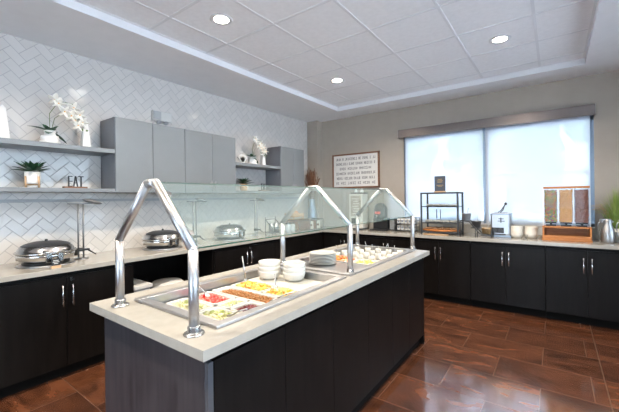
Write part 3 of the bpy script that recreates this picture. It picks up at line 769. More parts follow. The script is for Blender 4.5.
# slanted panes between the frames, on the guest side
a = Vector((-1.445, 0, 1.528)); b = Vector((-1.170, 0, 1.252)); n = Vector((1, 0, 1)).normalized()*.005
for y0, y1 in ((PY[0]+.024, PY[1]-.024), (PY[1]+.024, PY[2]-.024)):
    bm = B(); q = []
    for yy in (y0, y1):
        for p, k in ((a, -1), (a, 1), (b, 1), (b, -1)):
            v = p+n*k; q.append(bm.verts.new(g(v.x, yy, v.z)))
    for f, mi in (((0,1,2,3),2), ((4,7,6,5),2), ((0,4,5,1),1), ((1,5,6,2),0), ((2,6,7,3),1)):
        bm.faces.new([q[i] for i in f]).material_index = mi
    gp = obj('glass_pane', bm, ['guard', 'gedge', 'gledge2'], t)
    for yy in (y0+.003, y1-.003):
        for tt in (.2, .8):
            c = a.lerp(b, tt); bm = B(); obox(bm, g(c.x, yy, c.z-.0), (.012, .010, .008), Matrix.Rotation(PI/4, 3, 'Y')); obj('glass_clamp', bm, 'chrome', gp)

# ---------------- chafing dishes and utensil stands
def chafer():
    t = thing('chafing_dish', 'round polished steel chafing dish nearest the camera, on the tiled wall counter', 'chafing dish', (-3.53, .97, CT), group='round steel chafing dishes')
    bm = B(); lathe(bm, [(0,0),(.200,0),(.205,.006),(.19,.012),(0,.012)], n=40); obj('base_plate', bm, 'satin', t)
    bm = B(); lathe(bm, [(0,.0125),(.165,.0125),(.165,.030),(0,.030)], n=36); obj('base_shade_ring', bm, 'black', t)  # black ring fills the gap under the pan, its dark shadow painted in
    bm = B(); lathe(bm, [(0,.03),(.12,.03),(.165,.036),(.20,.055),(.205,.085),(.205,.105),(.19,.105),(0,.09)], n=48); obj('pan', bm, 'chrome', t)
    bm = B(); lathe(bm, [(.212,.104),(.216,.110),(.212,.118),(.20,.120),(.195,.135),(.18,.158),(.15,.176),(.10,.190),(0,.196)], n=48); l = obj('lid', bm, 'chrome', t)
    bm = B(); lathe(bm, [(0,.198),(.105,.1915),(.152,.1778),(.172,.166)], n=40); obj('lid_window', bm, 'blackmetal', l)
    bm = B(); blob(bm, (0, 0, .205), .012, 2); obj('knob', bm, 'black', l)
    bm = B()
    pts = [(.175,-.07,.13),(.225,-.06,.125),(.24,0,.122),(.225,.06,.125),(.175,.07,.13)]
    tube(bm, pts, .008, 10); obj('handle', bm, 'chrome', l)
    for q in (.02, -.06):
        bm = B(); box(bm, .165, .212, q, q+.04, .04, .115); obj('latch', bm, 'chrome', t, bevel=.004)
    bm = B(); lathe(bm, [(0,0),(.03,0),(.034,.05),(.03,.062),(0,.062)], (.04, .19, .05), 18); obj('hinge', bm, 'black', t)
    return t
ch = chafer()
dup(ch, (-3.55, 2.04, CT), .05, 'round polished steel chafing dish second along the tiled wall, seen between the guard tubes')
dup(ch, (-3.52, 2.97, CT), .1, 'round polished steel chafing dish farthest along the tiled wall, seen through the glass')
def card():
    t = thing('menu_card', 'small black menu card on a wooden foot before the nearest chafing dish', 'sign', (-3.25, .955, CT), group='menu cards by the chafing dishes')
    bm = B(); box(bm, -.012, .012, -.032, .032, 0, .02); obj('card_foot', bm, 'lightwood', t)
    bm = B(); box(bm, -.002, .002, -.03, .03, .02, .075)
    c = obj('card', bm, 'black', t)
    bm = B()
    for i, w in enumerate((.018, .022, .014)): box(bm, .002, .0026, -w, w, .058-i*.012, .062-i*.012)
    obj('print', bm, 'white', c)
    return t
cd = card()
dup(cd, (-3.26, 2.17, CT), label='small black menu card on a wooden foot before the second chafing dish')
def stand():
    t = thing('utensil_stand', 'grey metal stand with twin poles and crossbar beside the nearest chafing dish', 'stand', (-3.575, 1.245, CT), group='twin-pole utensil stands')
    bm = B(); lathe(bm, [(0,0),(.06,0),(.06,.006),(0,.010)], n=24, sx=1.2, sy=1.0); obj('stand_base', bm, 'satin', t)
    for yy in (-.02, .022):
        bm = B(); tube(bm, [(0, yy, .006), (0, yy, .51)], .0075, 10); obj('pole', bm, 'pewter', t)
    bm = B(); box(bm, -.012, .012, -.10, .13, .508, .520); obj('crossbar', bm, 'pewter', t, bevel=.002)
    bm = B(); blob(bm, (.0, .10, .53), .075, 3, (.75, 1.15, .26), rot=Matrix.Rotation(-.25, 3, 'X')); h = obj('ladle_head', bm, 'pewter', t)
    bm = B()
    for k in range(3): tube(bm, [(.02-.03*k, .04, .553-.003*k), (.02-.03*k, .15, .530)], .003, 6)
    obj('rib', bm, 'blackmetal', h)
    bm = B(); lathe(bm, [(0,.07),(.03,.07),(.034,.085),(.03,.10),(0,.10)], n=16); box(bm, -.01, .04, -.03, .06, .075, .092); obj('clamp', bm, 'black', t)
    bm = B(); tube(bm, [(.02, .05, .08), (.05, .11, .03)], .008, 8, r2=.005); obj('lever', bm, 'black', t)
    return t
st = stand()
dup(st, (-3.56, 2.46, CT), label='grey metal stand with twin poles and crossbar right of the second chafing dish')
dup(st, (-3.56, 3.50, CT), label='grey metal stand with twin poles and crossbar right of the farthest chafing dish')

# ---------------- small things at the far end of the tiled wall counter
t = thing('wire_rack', 'small black wire rack holding two grey canisters, beyond the last chafing dish', 'rack', (-3.47, 3.78, CT))
bm = B()
for yy in (-.10, .12):
    tube(bm, [(-.07, yy, 0), (-.07, yy, .26)], .006, 6); tube(bm, [(.07, yy, 0), (.07, yy, .10), (-.07, yy, .22)], .006, 6)
tube(bm, [(-.07, -.10, .22), (-.07, .12, .22)], .006, 6); tube(bm, [(.07, -.10, .10), (.07, .12, .10)], .006, 6)
obj('wire_frame', bm, 'blackmetal', t); bm = B(); box(bm, -.07, .07, -.10, .12, .02, .03); obj('shelf', bm, 'blackmetal', t)
for k, (yy, w) in enumerate(((-.045, 'left'), (.06, 'right'))):
    tt = thing('canister', f'grey steel canister in the small wire rack, the {w} of the pair', 'canister', (-3.47, 3.78+yy, CT+.031), group='grey canisters in the wire rack')
    bm = B(); lathe(bm, [(0,0),(.042,0),(.042,.12),(0,.12)], n=20); obj('canister_body', bm, 'satin', tt)
    bm = B(); lathe(bm, [(.044,.12),(.044,.135),(.01,.14),(0,.155)], n=20); obj('lid', bm, 'steel', tt)
for k, (yy, w) in enumerate(((3.95, 'nearer'), (4.06, 'middle'), (4.17, 'farther'))):
    tt = thing('glass_jar', f'grey glass jar before the wire cubby box, the {w} of three', 'jar', (-3.42, yy, CT), group='three grey jars on the tiled wall counter')
    bm = B(); lathe(bm, [(0,0),(.045,0),(.048,.02),(.048,.11),(.035,.13),(0,.13)], n=20); obj('jar_body', bm, 'greyplastic', tt)
    bm = B(); lathe(bm, [(.038,.13),(.038,.15),(0,.15)], n=20); obj('lid', bm, 'blackmetal', tt)
t = thing('cubby_box', 'black wire-framed cubby box with cream packets in the corner', 'box', (-3.45, 4.58, CT))
bm = B(); W_, D_, H_ = .34, .13, .17
for xx in (-D_, D_):
    for yy in (-W_, -.05, .13, W_): tube(bm, [(xx, yy, 0), (xx, yy, H_)], .007, 6)
    for zz in (.006, H_): tube(bm, [(xx, -W_, zz), (xx, W_, zz)], .007, 6)
for yy in (-W_, W_):
    for zz in (.006, H_): tube(bm, [(-D_, yy, zz), (D_, yy, zz)], .007, 6)
obj('wire_frame', bm, 'blackmetal', t)
bm = B(); box(bm, -D_, -D_+.006, -W_, W_, 0, H_); box(bm, -D_, D_, -.055, -.045, 0, H_); box(bm, -D_, D_, .125, .135, 0, H_); box(bm, -D_, D_, -W_, W_, 0, .006); obj('panel', bm, 'walnut', t)
for yy, wd, lb in ((.04, .07, 'left'), (.235, .085, 'right')):
    tt = thing('snack_packet', f'cream paper packet standing in the {lb} bay of the cubby box', 'packet', (-3.40, 4.58+yy, CT+.0065), group='cream packets in the cubby box')
    bm = B(); box(bm, -.03, .03, -wd, wd, 0, .13); obj('paper_bag', bm, 'cream', tt, bevel=.004)
    bm = B(); box(bm, .030, .031, -wd*.5, wd*.5, .05, .085); obj('label_patch', bm, 'walnut', tt)
t = thing('bread_crate', 'small pale wooden crate with a loaf behind the cubby box, seen through the glass', 'crate', (-3.72, 4.60, CT))
bm = B(); box(bm, -.1, .1, -.14, .14, 0, .012)
for z in (.03, .12, .21): 
    for a, b_, c_, d_ in ((-.1, -.09, -.14, .14), (.09, .1, -.14, .14), (-.1, .1, -.14, -.13), (-.1, .1, .13, .14)): box(bm, a, b_, c_, d_, z, z+.06)
for sx in (-1, 1):
    for sy in (-1, 1): box(bm, sx*.095-.008, sx*.095+.008, sy*.135-.008, sy*.135+.008, 0, .28)
obj('crate_slats', bm, 'lightwood', t)
tt = thing('bread_loaf', 'round brown loaf lying in the pale wooden crate', 'bread', (-3.72, 4.60, CT+.10))
bm = B(); box(bm, -.07, .07, -.10, .10, -.085, .12); obj('wrapping_paper', bm, 'plastic', tt)
bm = B(); blob(bm, (0, 0, .17), .085, 3, (.85, 1.1, .65)); obj('crust', bm, 'bread', tt)
# reeds in a tall vase in the corner
t = thing('reed_vase', 'tall dark vase of brown dried reeds in front of the corner pillar', 'vase', (-3.60, 4.98, CT))
bm = B(); lathe(bm, [(0,0),(.06,0),(.085,.10),(.08,.30),(.045,.46),(.055,.52),(.045,.52),(.03,.45),(0,.40)], n=24); obj('vase', bm, 'frame', t)
bm = B()
for i in range(85):
    a = random.uniform(0, 6.28); q = random.uniform(.2, 1)**.7
    sp = .15*q; h = random.uniform(.82, 1.16)*(1-.12*q)
    cx, cy = math.cos(a)*sp, math.sin(a)*sp
    tube(bm, [(cx*.12, cy*.12, .45), (cx*.4, cy*.4, .45+(h-.45)*.5), (cx, cy, h)], .004, 5, r2=.006)
obj('dried_reeds', bm, 'reed', t)

# ---------------- framed text sign
t = thing('framed_sign', 'white sign with six lines of dark lettering in a brown wooden frame', 'sign', (-2.90, YW, 1.935))
hw, hh, f = .475, .315, .028
bm = B()
box(bm, -hw, hw, -.03, -.001, hh-f, hh); box(bm, -hw, hw, -.03, -.001, -hh, -hh+f); box(bm, -hw, -hw+f, -.03, -.001, -hh, hh); box(bm, hw-f, hw, -.03, -.001, -hh, hh)
obj('frame', bm, 'walnut', t)
bm = B(); box(bm, -hw+f, hw-f, -.018, -.002, -hh+f, hh-f); brd = obj('sign_board', bm, 'sign', t)
# lettering: the photograph shows six centred lines of small hand lettering, read here as strokes
rnd = random.Random(11)
lines = [[4,1,9,2,4,1,2], [9,4,5,6,1], [4,6,7], [7,8,9], [5,6,5,4,4], [2,3,5,2,4,2]]
wid = [.40, .40, .32, .40, .385, .40]
pitch = .088
for li, ws in enumerate(lines):
    bm = B(); n = sum(ws)+len(ws)-1; z = .22-li*pitch; step = 2*wid[li]/n; x = -wid[li]
    for w in ws:
        for k in range(w):
            c = x+step*.5; hgt = rnd.choice((.020, .022, .024)); s = step*.38; th = .0062; kind = rnd.randrange(6)
            Y0, Y1 = -.0195, -.018
            if kind in (0, 1, 3): box(bm, c-s, c-s+th, Y0, Y1, z-hgt, z+hgt)
            if kind in (1, 3, 4): box(bm, c+s-th, c+s, Y0, Y1, z-hgt, z+hgt)
            if kind in (0, 2, 5): box(bm, c-s, c+s, Y0, Y1, z+hgt-th, z+hgt)
            if kind in (0, 3): box(bm, c-s, c+s, Y0, Y1, z-th/2, z+th/2)
            if kind in (2, 4, 5, 0): box(bm, c-s, c+s, Y0, Y1, z-hgt, z-hgt+th)
            if kind in (2, 5): box(bm, c-th/2, c+th/2, Y0, Y1, z-hgt, z+hgt)
            x += step
        x += step
    obj('lettering', bm, 'ink', brd)

# ---------------- window counter, from left to right
t = thing('snack_dispenser', 'tall cream column dispenser with dark printed front below the framed sign', 'dispenser', (-2.72, 5.12, CT))
bm = B(); box(bm, -.125, .125, -.10, .10, .02, .60); obj('housing', bm, 'cream', t, bevel=.006)
bm = B(); box(bm, -.095, .095, -.106, -.10, .22, .57); box(bm, -.095, .095, -.106, -.10, .02, .0201); obj('front_panel', bm, 'canvas', t)
bm = B()
for i in range(7): box(bm, -.06+.01*(i % 3), .055-.012*(i % 2), -.109, -.106, .26+i*.042, .272+i*.042)
obj('print', bm, 'cream', t)
bm = B(); box(bm, -.135, .135, -.14, .11, 0, .02); obj('base', bm, 'blackmetal', t)
bm = B(); box(bm, -.07, .07, -.13, -.10, .10, .19); obj('nozzle', bm, 'black', t, bevel=.006)
bm = B(); box(bm, -.10, .13, -.09, .09, .60, .625); obj('cap', bm, 'black', t)
for x, z in ((-.045, .66), (.07, .66)):
    bm = B(); lathe(bm, [(0,.625),(.028,.625),(.03,.64),(.012,.69),(0,.70)], (x, 0, 0), 12); obj('knob', bm, 'white', t)
t = thing('coffee_urn', 'black coffee urn with domed top beside the tea packet rack', 'urn', (-2.29, 5.06, CT))
bm = B(); lathe(bm, [(0,.20),(.10,.20),(.11,.22),(.11,.34),(.09,.40),(.05,.44),(0,.445)], n=28); obj('urn_body', bm, 'black', t)
bm = B(); box(bm, -.14, .14, -.13, .13, 0, .025); box(bm, -.12, .12, -.02, .12, .025, .2); obj('stand', bm, 'black', t, bevel=.005)
bm = B(); tube(bm, [(0, -.10, .25), (0, -.15, .245), (0, -.15, .21)], .012, 10); obj('tap', bm, 'chrome', t)
bm = B(); box(bm, -.045, .045, -.112, -.10, .27, .31); obj('label_patch', bm, 'berry', t)
t = thing('coffee_machine', 'low black machine with vertical slats left of the tea packet rack', 'machine', (-2.10, 5.20, CT))
bm = B(); box(bm, -.05, .05, -.10, .10, 0, .19); obj('body', bm, 'blackmetal', t, bevel=.004)
bm = B()
for i in range(5): box(bm, -.045+i*.02, -.035+i*.02, -.106, -.10, .02, .17)
obj('slats', bm, 'greyplastic', t)
t = thing('tea_rack', 'two-tier black wire rack filled with white tea packets', 'rack', (-1.87, 5.12, CT))
bm = B()
for x in (-.17, .17):
    for yy in (-.08, .08): tube(bm, [(x, yy, 0), (x, yy, .22)], .005, 6)
for z in (.02, .12, .07, .17, .215):
    for yy in (-.08, .08): tube(bm, [(-.17, yy, z), (.17, yy, z)], .004, 6)
for z in (.02, .12):
    box(bm, -.17, .17, -.08, .08, z, z+.004)
obj('wire_frame', bm, 'blackmetal', t)
for z, lv in ((.0245, 'lower'), (.1245, 'upper')):
    for i in range(5):
        w = ['leftmost', 'second', 'middle', 'fourth', 'rightmost'][i]
        bm = B(); box(bm, -.022, .022, -.05, .05, 0, .07); box(bm, -.012, .012, -.0505, -.05, .02, .05, 1)
        tag(obj('tea_packet', bm, ['white', 'frame'], loc=(-1.99+i*.06, 5.12, CT+z)), f'white tea packet on the {lv} tier of the wire rack, {w} in its row', 'packet', 'tea packets in the wire rack')

# pastry rack
RX, RY, RW, RD, RH = -1.32, 5.03, .248, .15, .60
t = thing('pastry_rack', 'black square-framed pastry rack with shelves in front of the window', 'rack', (RX, RY, CT))
bm = B(); s = .011
for x in (-RW, RW):
    for yy in (-RD, RD): box(bm, x-s, x+s, yy-s, yy+s, 0, RH)
for z in (.035, RH-s):
    for yy in (-RD, RD): box(bm, -RW, RW, yy-s, yy+s, z-s, z+s)
    for x in (-RW, RW): box(bm, x-s, x+s, -RD, RD, z-s, z+s)
obj('rack_frame', bm, 'blackmetal', t)
for z in (.165, .40):
    bm = B(); box(bm, -RW+s, RW-s, -RD+s, RD-s, z-.004, z)
    for yy in (-RD, RD): box(bm, -RW, RW, yy-s*.6, yy+s*.6, z-.01, z+.002)
    obj('shelf', bm, 'blackmetal', t)
bm = B(); box(bm, -RW+s, RW-s, -RD-.016, -RD-.012, .19, RH-.03); dr = obj('front_door', bm, 'clear', t)
bm = B()
for x in (-.025, .025): tube(bm, [(x, -RD-.022, .23), (x, -RD-.022, .36)], .0055, 8)
obj('handle', bm, 'blackmetal', dr)
def rolls(n, z, m, label, grp, x0, x1, r, yy=RY, rows=1):
    pos = ['first', 'second', 'third', 'fourth', 'fifth', 'sixth']
    bm = B(); blob(bm, (0,0,0), r, 3, (1.25, 1.3, .42), jit=.0)
    for v in bm.verts: v.co.z = max(v.co.z, -r*.3)+r*.3; v.co.z += .004*math.sin(v.co.x*90)
    o = obj('pastry', bm, m, loc=(RX+x0, yy, z)); tag(o, label.format(pos[0]), 'pastry', grp)
    for i in range(1, n): dup(o, (RX+x0+(x1-x0)*i/(n-1), yy+random.uniform(-.01, .01), z), random.uniform(-.3, .3), label.format(pos[i]))
rolls(4, CT+.401, 'roll', 'wrapped pastry on the upper shelf of the black rack, {} from the left', 'pastries on the upper rack shelf', -.17, .17, .048)
rolls(4, CT+.166, 'roll', 'pale pastry on the middle shelf of the black rack, {} from the left', 'pastries on the middle rack shelf', -.17, .17, .052)
bm = B(); lathe(bm, [(0,0),(.20,0),(.21,.012),(.20,.022),(0,.022)], n=36, sx=1.25, sy=.62); 
tag(obj('wooden_board', bm, 'wood', loc=(RX, 4.985, CT+.0465)), 'oval wooden board with brown rolls at the bottom of the black rack', 'board')
rolls(5, CT+.069, 'bread', 'brown baked roll on the oval wooden board, {} from the left', 'brown rolls on the oval board', -.17, .17, .045, 4.985)
bm = B(); lathe(bm, [(0,0),(.13,0),(.15,.010),(.15,.014),(.12,.008),(0,.006)], n=32, sx=1.2, sy=.5)
tag(obj('serving_platter', bm, 'lightwood', loc=(RX-.03, 4.80, CT)), 'shallow pale wooden platter on the counter in front of the black rack', 'platter')
t = thing('counter_sign', 'small dark blue sign with gold text on top of the pastry rack', 'sign', (-1.335, 5.0, CT+RH))
bm = B(); box(bm, -.075, .075, -.035, .035, 0, .018); obj('sign_foot', bm, 'lightwood', t)
bm = B(); box(bm, -.075, .075, -.004, .004, .018, .235); c = obj('sign_panel', bm, mat('navy_card', (.045, .055, .075), .4, noise=.05), t)
bm = B()
for z, w, h in ((.185, .03, .006), (.165, .04, .005), (.145, .034, .007), (.10, .045, .005), (.085, .03, .004)): box(bm, -w, w, -.0052, -.004, z, z+h)
obj('gold_print', bm, 'gold', c)

# tiered stand with three pails
t = thing('tiered_stand', 'black metal step stand with three tiers left of the toaster', 'stand', (-.815, 4.89, CT))
bm = B(); steps = [(-.15, .21), (-.03, .12), (.09, .03)]
for yy in (-.07, .07):
    tube(bm, [(-.21, yy, 0), (-.21, yy, .215)], .008, 6); tube(bm, [(.155, yy, 0), (.155, yy, .10)], .008, 6); tube(bm, [(-.03, yy, 0), (-.03, yy, .12)], .006, 6)
    tube(bm, [(-.21, yy, .215), (-.10, yy, .20), (.02, yy, .05), (.155, yy, .035)], .008, 6)
for x, z in steps:
    for yy in (-.07, .07): tube(bm, [(x-.055, yy, z), (x+.055, yy, z)], .006, 6)
    box(bm, x-.055, x+.055, -.07, .07, z-.003, z+.001)
obj('stand_frame', bm, 'blackmetal', t)
for (x, z), m, lb, hh_ in zip(steps, ('greyplastic', 'pewter', 'tan'), ('grey steel pail on the top tier of the step stand', 'dark pail on the middle tier of the step stand', 'tan wicker pail on the lowest tier of the step stand'), (.095, .085, .085)):
    tt = thing('pail', lb, 'pail', (-.815+x, 4.89, CT+z+.0015), group='pails on the step stand')
    bm = B(); lathe(bm, [(0,0),(.046,0),(.058,hh_),(.060,hh_),(.060,hh_+.004),(.054,hh_+.004),(.044,.01),(0,.01)], n=24); obj('pail_body', bm, m, tt)
    bm = B(); blob(bm, (0, 0, hh_-.012), .048, 2, (1, 1, .35)); obj('contents', bm, 'cream', tt)
    bm = B(); tube(bm, [(.01, 0, hh_), (.03, 0, hh_+.075)], .004, 6, r2=.006); obj('scoop_handle', bm, 'steel', tt)
# toaster
t = thing('toaster', 'upright steel toaster with two dark dials and tongs on top', 'toaster', (-.575, 5.10, CT))
bm = B(); box(bm, -.115, .115, -.13, .13, .02, .315); obj('toaster_body', bm, 'satin', t, bevel=.022)
bm = B(); box(bm, -.12, .12, -.135, .135, 0, .028); obj('trim_band', bm, 'frame', t, bevel=.004)
bm = B(); box(bm, -.118, .118, -.134, .134, .292, .306); obj('trim_band', bm, 'frame', t, bevel=.004)
bm = B(); box(bm, -.10, .04, -.134, -.1305, .055, .125); pn = obj('control_panel', bm, 'black', t)
for x in (-.07, .0):
    bm = B(); tube(bm, [(x, -.134, .09), (x, -.155, .09)], .025, 18); obj('dial', bm, 'blackmetal', t)
bm = B(); box(bm, -.10, .06, -.1325, -.1305, .030, .045)
box(bm, -.02, .04, -.1325, -.1305, .235, .245); box(bm, -.03, .05, -.1325, -.1305, .205, .215); box(bm, .0, .014, -.1325, -.1305, .19, .255)
obj('print', bm, 'ink', t)
bm = B(); box(bm, -.075, .075, -.08, -.05, .312, .3165); box(bm, -.075, .075, .02, .05, .312, .3165); obj('slot', bm, 'black', t)
tt = thing('tongs', 'black metal tongs lying on top of the steel toaster', 'tongs', (-.575, 5.07, CT+.3175))
bm = B(); tube(bm, [(-.03, -.04, .005), (0, 0, .03), (.045, .02, .11)], .006, 8); tube(bm, [(.0, -.07, .005), (.02, -.01, .03), (.045, .02, .11)], .006, 8)
obj('tong_arms', bm, 'blackmetal', tt); bm = B(); blob(bm, (.05, .022, .115), .017, 2, (1,.6,1.2)); obj('grip', bm, 'black', tt)
# cream bowl stacks
stack('bowl', 'bowl', bowl(.068, .058, 'cream'), (-.40, 5.02, CT), 6, .018, 'cream bowl in the left stack beside the toaster, {}', 'cream bowls in two stacks below the window')
stack('bowl', 'bowl', bowl(.068, .058, 'cream'), (-.245, 5.04, CT), 6, .018, 'cream bowl in the right stack beside the cereal dispenser, {}', 'cream bowls in two stacks below the window')
for x, y, w in ((-.295, 4.93, 'between the two cream bowl stacks'), (-.14, 4.94, 'between the right bowl stack and the cereal dispenser')):
    tt = thing('glass_tumbler', f'small clear tumbler {w}', 'glass', (x, y, CT), group='small clear tumblers')
    bm = B(); lathe(bm, [(0,0),(.02,0),(.025,.055),(.023,.055),(.018,.006),(0,.006)], n=18); obj('tumbler', bm, 'clear', tt)

# cereal dispenser
t = thing('cereal_dispenser', 'wooden cereal dispenser with three clear columns of cereal', 'dispenser', (.105, 5.03, CT))
bm = B(); box(bm, -.235, .235, -.13, .13, 0, .018); box(bm, -.23, .23, -.10, .11, .150, .168)
box(bm, -.23, -.212, -.10, .11, .018, .15); box(bm, .212, .23, -.10, .11, .018, .15); box(bm, -.212, .212, .092, .11, .018, .15); box(bm, -.225, .225, -.115, -.10, .018, .062)
obj('wooden_base', bm, 'wood', t, bevel=.002)
bm = B(); box(bm, -.218, .218, -.075, .075, .618, .642); obj('top_rail', bm, 'wood', t, bevel=.003)
bm = B()
for x in (-.222, .222): box(bm, x-.006, x+.006, -.012, .012, .168, .62)
for x in (-.0725, .0725): box(bm, x-.004, x+.004, -.06, .06, .205, .62)
obj('support_rod', bm, 'white', t)
cer = [(-.145, ['c_green', 'c_orange', 'c_red', 'c_purple', 'c_gold'], 'multicoloured loop cereal in the left column', 'fruit_cereal'), (0, ['c_gold'], 'golden brown flakes in the middle column', 'corn_flakes'), (.145, ['c_choc'], 'dark brown cereal in the right column', 'chocolate_cereal')]
for x, ms, lb, nm in cer:
    bm = B(); w, d = .064, .058
    for a_, b_, c_, d_ in ((-w, -w+.002, -d, d), (w-.002, w, -d, d), (-w, w, -d, -d+.002), (-w, w, d-.002, d)): box(bm, x+a_, x+b_, c_, d_, .215, .618)
    cc = obj('canister', bm, 'clear', t)
    bm = B(); box(bm, x-.05, x+.05, -.05, .05, .168, .185); tube(bm, [(x, -.09, .198), (x, .05, .198)], .012, 12); box(bm, x-.055, x+.055, -.05, .05, .20, .214)
    obj('portion_wheel', bm, 'black', cc)
    bm = B(); box(bm, x-w+.008, x+w-.008, -d+.010, d-.008, .217, .60)
    for k in range(330):
        u = random.uniform(-1, 1)*(w-.012); z = random.uniform(.225, .602); mi = random.randrange(len(ms))
        side = random.random()
        p = (x+u, -d+.0095, z) if side < .7 else (x+(w-.0095)*random.choice((-1, 1)), random.uniform(-d+.01, d-.01), z)
        obox(bm, p, (.008, .0075, .004), rrot() if len(ms) == 1 else rrot(), mi)
    tag(obj(nm, bm, ms, loc=(.105, 5.03, CT)), lb, 'cereal', kind='stuff')

# steel carafes, grass
def carafe():
    t = thing('steel_carafe', 'brushed steel carafe next to the cereal dispenser', 'carafe', (.475, 4.99, CT), group='brushed steel carafes')
    bm = B(); lathe(bm, [(0,0),(.058,0),(.062,.01),(.062,.10),(.055,.15),(.038,.20),(.032,.225),(.036,.24),(0,.24)], n=32); obj('carafe_body', bm, 'steel', t)
    bm = B(); lathe(bm, [(.037,.238),(.037,.255),(.025,.268),(0,.27)], n=24); box(bm, -.07, -.03, -.008, .008, .246, .258); obj('lid', bm, 'steel', t)
    bm = B(); tube(bm, [(-.03, 0, .235), (-.075, 0, .225), (-.085, 0, .18), (-.08, 0, .10), (-.060, 0, .045)], .007, 8); obj('handle', bm, 'steel', t)
    bm = B(); tube(bm, [(.02, 0, .215), (.048, 0, .243)], .010, 8); obj('spout', bm, 'steel', t)
    return t
cf = carafe()
dup(cf, (.63, 4.97, CT), label='brushed steel carafe at the right edge of the picture')
t = thing('potted_grass', 'feathery green grass in a pale pot behind the steel carafes', 'plant', (.57, 5.2, CT))
bm = B(); lathe(bm, [(0,0),(.065,0),(.08,.15),(.074,.15),(.066,.13),(0,.13)], n=24); obj('pot', bm, 'cream', t)
bm = B()
for i in range(520):
    a = random.uniform(0, 6.28); q = random.random(); L = random.uniform(.34, .56)
    dx, dy = math.cos(a), math.sin(a); sp = .27*q
    if dy > 0: dy *= .45
    p0 = Vector((dx*.045*q, dy*.045*q, .13)); p2 = Vector((dx*sp, dy*sp, .13+L*(1-.5*q*q))); p1 = (p0+p2)/2+Vector((-dx*.02, -dy*.02, .05))
    s = Vector((-dy, dx, 0))*.0028
    v = [bm.verts.new(p0-s), bm.verts.new(p0+s), bm.verts.new(p1+s*.8), bm.verts.new(p1-s*.8), bm.verts.new(p2)]
    bm.faces.new((v[0], v[1], v[2], v[3])); bm.faces.new((v[3], v[2], v[4]))
obj('grass_blades', bm, 'grass', t)
bm = B()
for i in range(26):
    a = random.uniform(2.2, 4.2); L = random.uniform(.2, .34)
    dx, dy = math.cos(a), -abs(math.sin(a))*.4
    tube(bm, [(0,0,.14), (dx*L*.5, dy*L*.5, .14+L*.9), (dx*L*.85, dy*L, .14+L*.85)], .0012, 4)
obj('grass_plumes', bm, 'tan', t)

# ---------------- outside, seen washed out through the sheer shades
bm = B(); box(bm, -40, 40, -40, -3.7, -.3, -.14); box(bm, -40, 40, 5.7, 60, -.3, -.14); box(bm, -40, -4.1, -3.7, 5.7, -.3, -.14); box(bm, 2.9, 40, -3.7, 5.7, -.3, -.14)
tag(obj('parking_lot', bm, 'concrete'), 'pale paved ground outside the window', 'ground')
def tree(x, y, h, r, label, seed):
    rnd = random.Random(seed)
    t = thing('leafy_tree', label, 'tree', (x, y, -.139), group='trees outside the window')
    bm = B(); tube(bm, [(0,0,0),(0,0,.4),(.1,.05,h*.35),(0,0,h*.6)], .22, 8, r2=.12); obj('trunk', bm, 'bark', t)
    bm = B()
    for i in range(60):
        a = rnd.uniform(0, 6.28); q = rnd.random()**.5*r; z = h*rnd.uniform(.42, 1.0)
        q *= math.sin(PI*min(1, max(.15, (z/h-.3)/.75)))**.5
        blob(bm, (math.cos(a)*q, math.sin(a)*q, z), r*rnd.uniform(.14, .26), 2, jit=.2)
    obj('crown', bm, 'foliage', t)
tree(-8.5, 21, 6.2, 2.6, 'leafy tree outside behind the left shade', 1)
tree(-2.2, 22, 6.0, 3.0, 'leafy tree outside right of the window mullion', 2)
tree(3.5, 20, 7.4, 3.2, 'tall leafy tree outside at the right side of the window', 3)
t = thing('far_building', 'low pale building across the parking lot', 'building', (-1, 38, -.139))
bm = B(); box(bm, -16, 14, 0, 8, 0, 3.4); obj('wall', bm, 'stucco', t)
bm = B(); box(bm, -16.4, 14.4, -.5, 8.4, 3.4, 3.8); obj('roof', bm, 'roofm', t)
for k in range(5):
    bm = B(); box(bm, -14+k*5.6, -11.4+k*5.6, -.05, 0, .9, 2.4); obj('window', bm, 'frame', t)
for x, m, lb in ((-5, 'white', 'white car parked outside left of the mullion'), (.2, 'white', 'white car parked outside behind the cereal dispenser'), (5.6, 'frame', 'blue grey car parked outside at the right')):
    t = thing('parked_car', lb, 'car', (x, 17, -.139), group='cars parked outside')
    bm = B(); box(bm, -2.1, 2.1, -.85, .85, .3, .85); obj('car_body', bm, m, t, bevel=.15)
    bm = B(); box(bm, -1.2, 1.0, -.75, .75, .85, 1.4); obj('cabin', bm, 'frame', t, bevel=.2)
    for wx in (-1.3, 1.3):
        for wy in (-.8, .8):
            bm = B(); tube(bm, [(wx, wy-.1, .32), (wx, wy+.1, .32)], .32, 16); obj('wheel', bm, 'black', t)

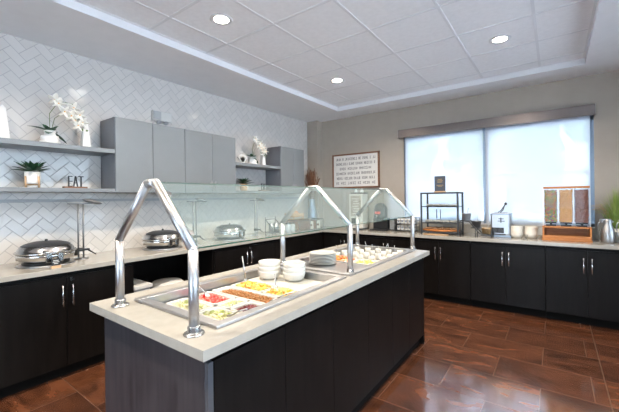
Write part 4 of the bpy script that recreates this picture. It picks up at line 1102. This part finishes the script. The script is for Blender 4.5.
# ---------------- light from outside
w = bpy.data.worlds.new('overcast'); S.world = w; w.use_nodes = True; nt = w.node_tree
bg = nt.nodes['Background']
tc = nt.nodes.new('ShaderNodeTexCoord'); sp = nt.nodes.new('ShaderNodeSeparateXYZ'); nt.links.new(tc.outputs['Generated'], sp.inputs[0])
rp = nt.nodes.new('ShaderNodeValToRGB'); e = rp.color_ramp.elements
e[0].position = .45; e[0].color = (.60, .78, .98, 1); e[1].position = .9; e[1].color = (.30, .44, .64, 1)
q = e.new(.56); q.color = (.70, .86, 1, 1)
nt.links.new(M_(nt, 'MULTIPLY_ADD', sp.outputs[2], .5, .5), rp.inputs[0]); nt.links.new(rp.outputs[0], bg.inputs[0]); bg.inputs[1].default_value = 8.0
l = bpy.data.lights.new('bounce_sun', 'SUN'); l.energy = 40; l.angle = .01; l.color = (.94, .97, 1)  # added so the paving outside bounces light up to the ceiling
o = bpy.data.objects.new('bounce_sun', l); C.objects.link(o); o.location = (-8, 0, 12); o.rotation_euler = Vector((.5, 0, -.866)).to_track_quat('-Z', 'Y').to_euler()
def portal(loc, rot, sx, sy):
    l = bpy.data.lights.new('window_portal', 'AREA'); l.shape = 'RECTANGLE'; l.size = sx; l.size_y = sy; l.cycles.is_portal = True
    o = bpy.data.objects.new('window_portal', l); C.objects.link(o); o.location = loc; o.rotation_euler = rot
portal(((WX0+WX1)/2, YW+.17, (WZ0+WZ1)/2), (-PI/2, 0, 0), WX1-WX0, WZ1-WZ0)
portal((XR+.14, (RY0+RY1)/2, (RZ0+RZ1)/2), (0, PI/2, 0), RZ1-RZ0, RY1-RY0)
portal(((NX0+NX1)/2, YN-.14, NZ1/2), (PI/2, 0, 0), NX1-NX0, NZ1)

# ---------------- camera
cam = bpy.data.cameras.new('camera'); co = bpy.data.objects.new('camera', cam); C.objects.link(co); S.camera = co
cam.sensor_fit = 'HORIZONTAL'; cam.sensor_width = 36; cam.lens = 333.7/619*36; cam.shift_y = -(206-198.03)/619; cam.clip_start = .05; cam.clip_end = 200
co.matrix_world = Matrix.Translation((0, 0, 1.45)) @ Matrix.Rotation(.63385, 4, 'Z') @ Matrix.Rotation(PI/2, 4, 'X') @ Matrix.Rotation(-.011835, 4, 'Z')

S.view_settings.view_transform = 'Standard'; S.view_settings.look = 'None'; S.view_settings.gamma = 1; S.view_settings.use_curve_mapping = False
S.view_settings.exposure = .45
cy = S.cycles
cy.max_bounces = 10; cy.diffuse_bounces = 5; cy.glossy_bounces = 5; cy.transparent_max_bounces = 16
cy.caustics_reflective = False; cy.caustics_refractive = False; cy.sample_clamp_indirect = 6; cy.use_denoising = True
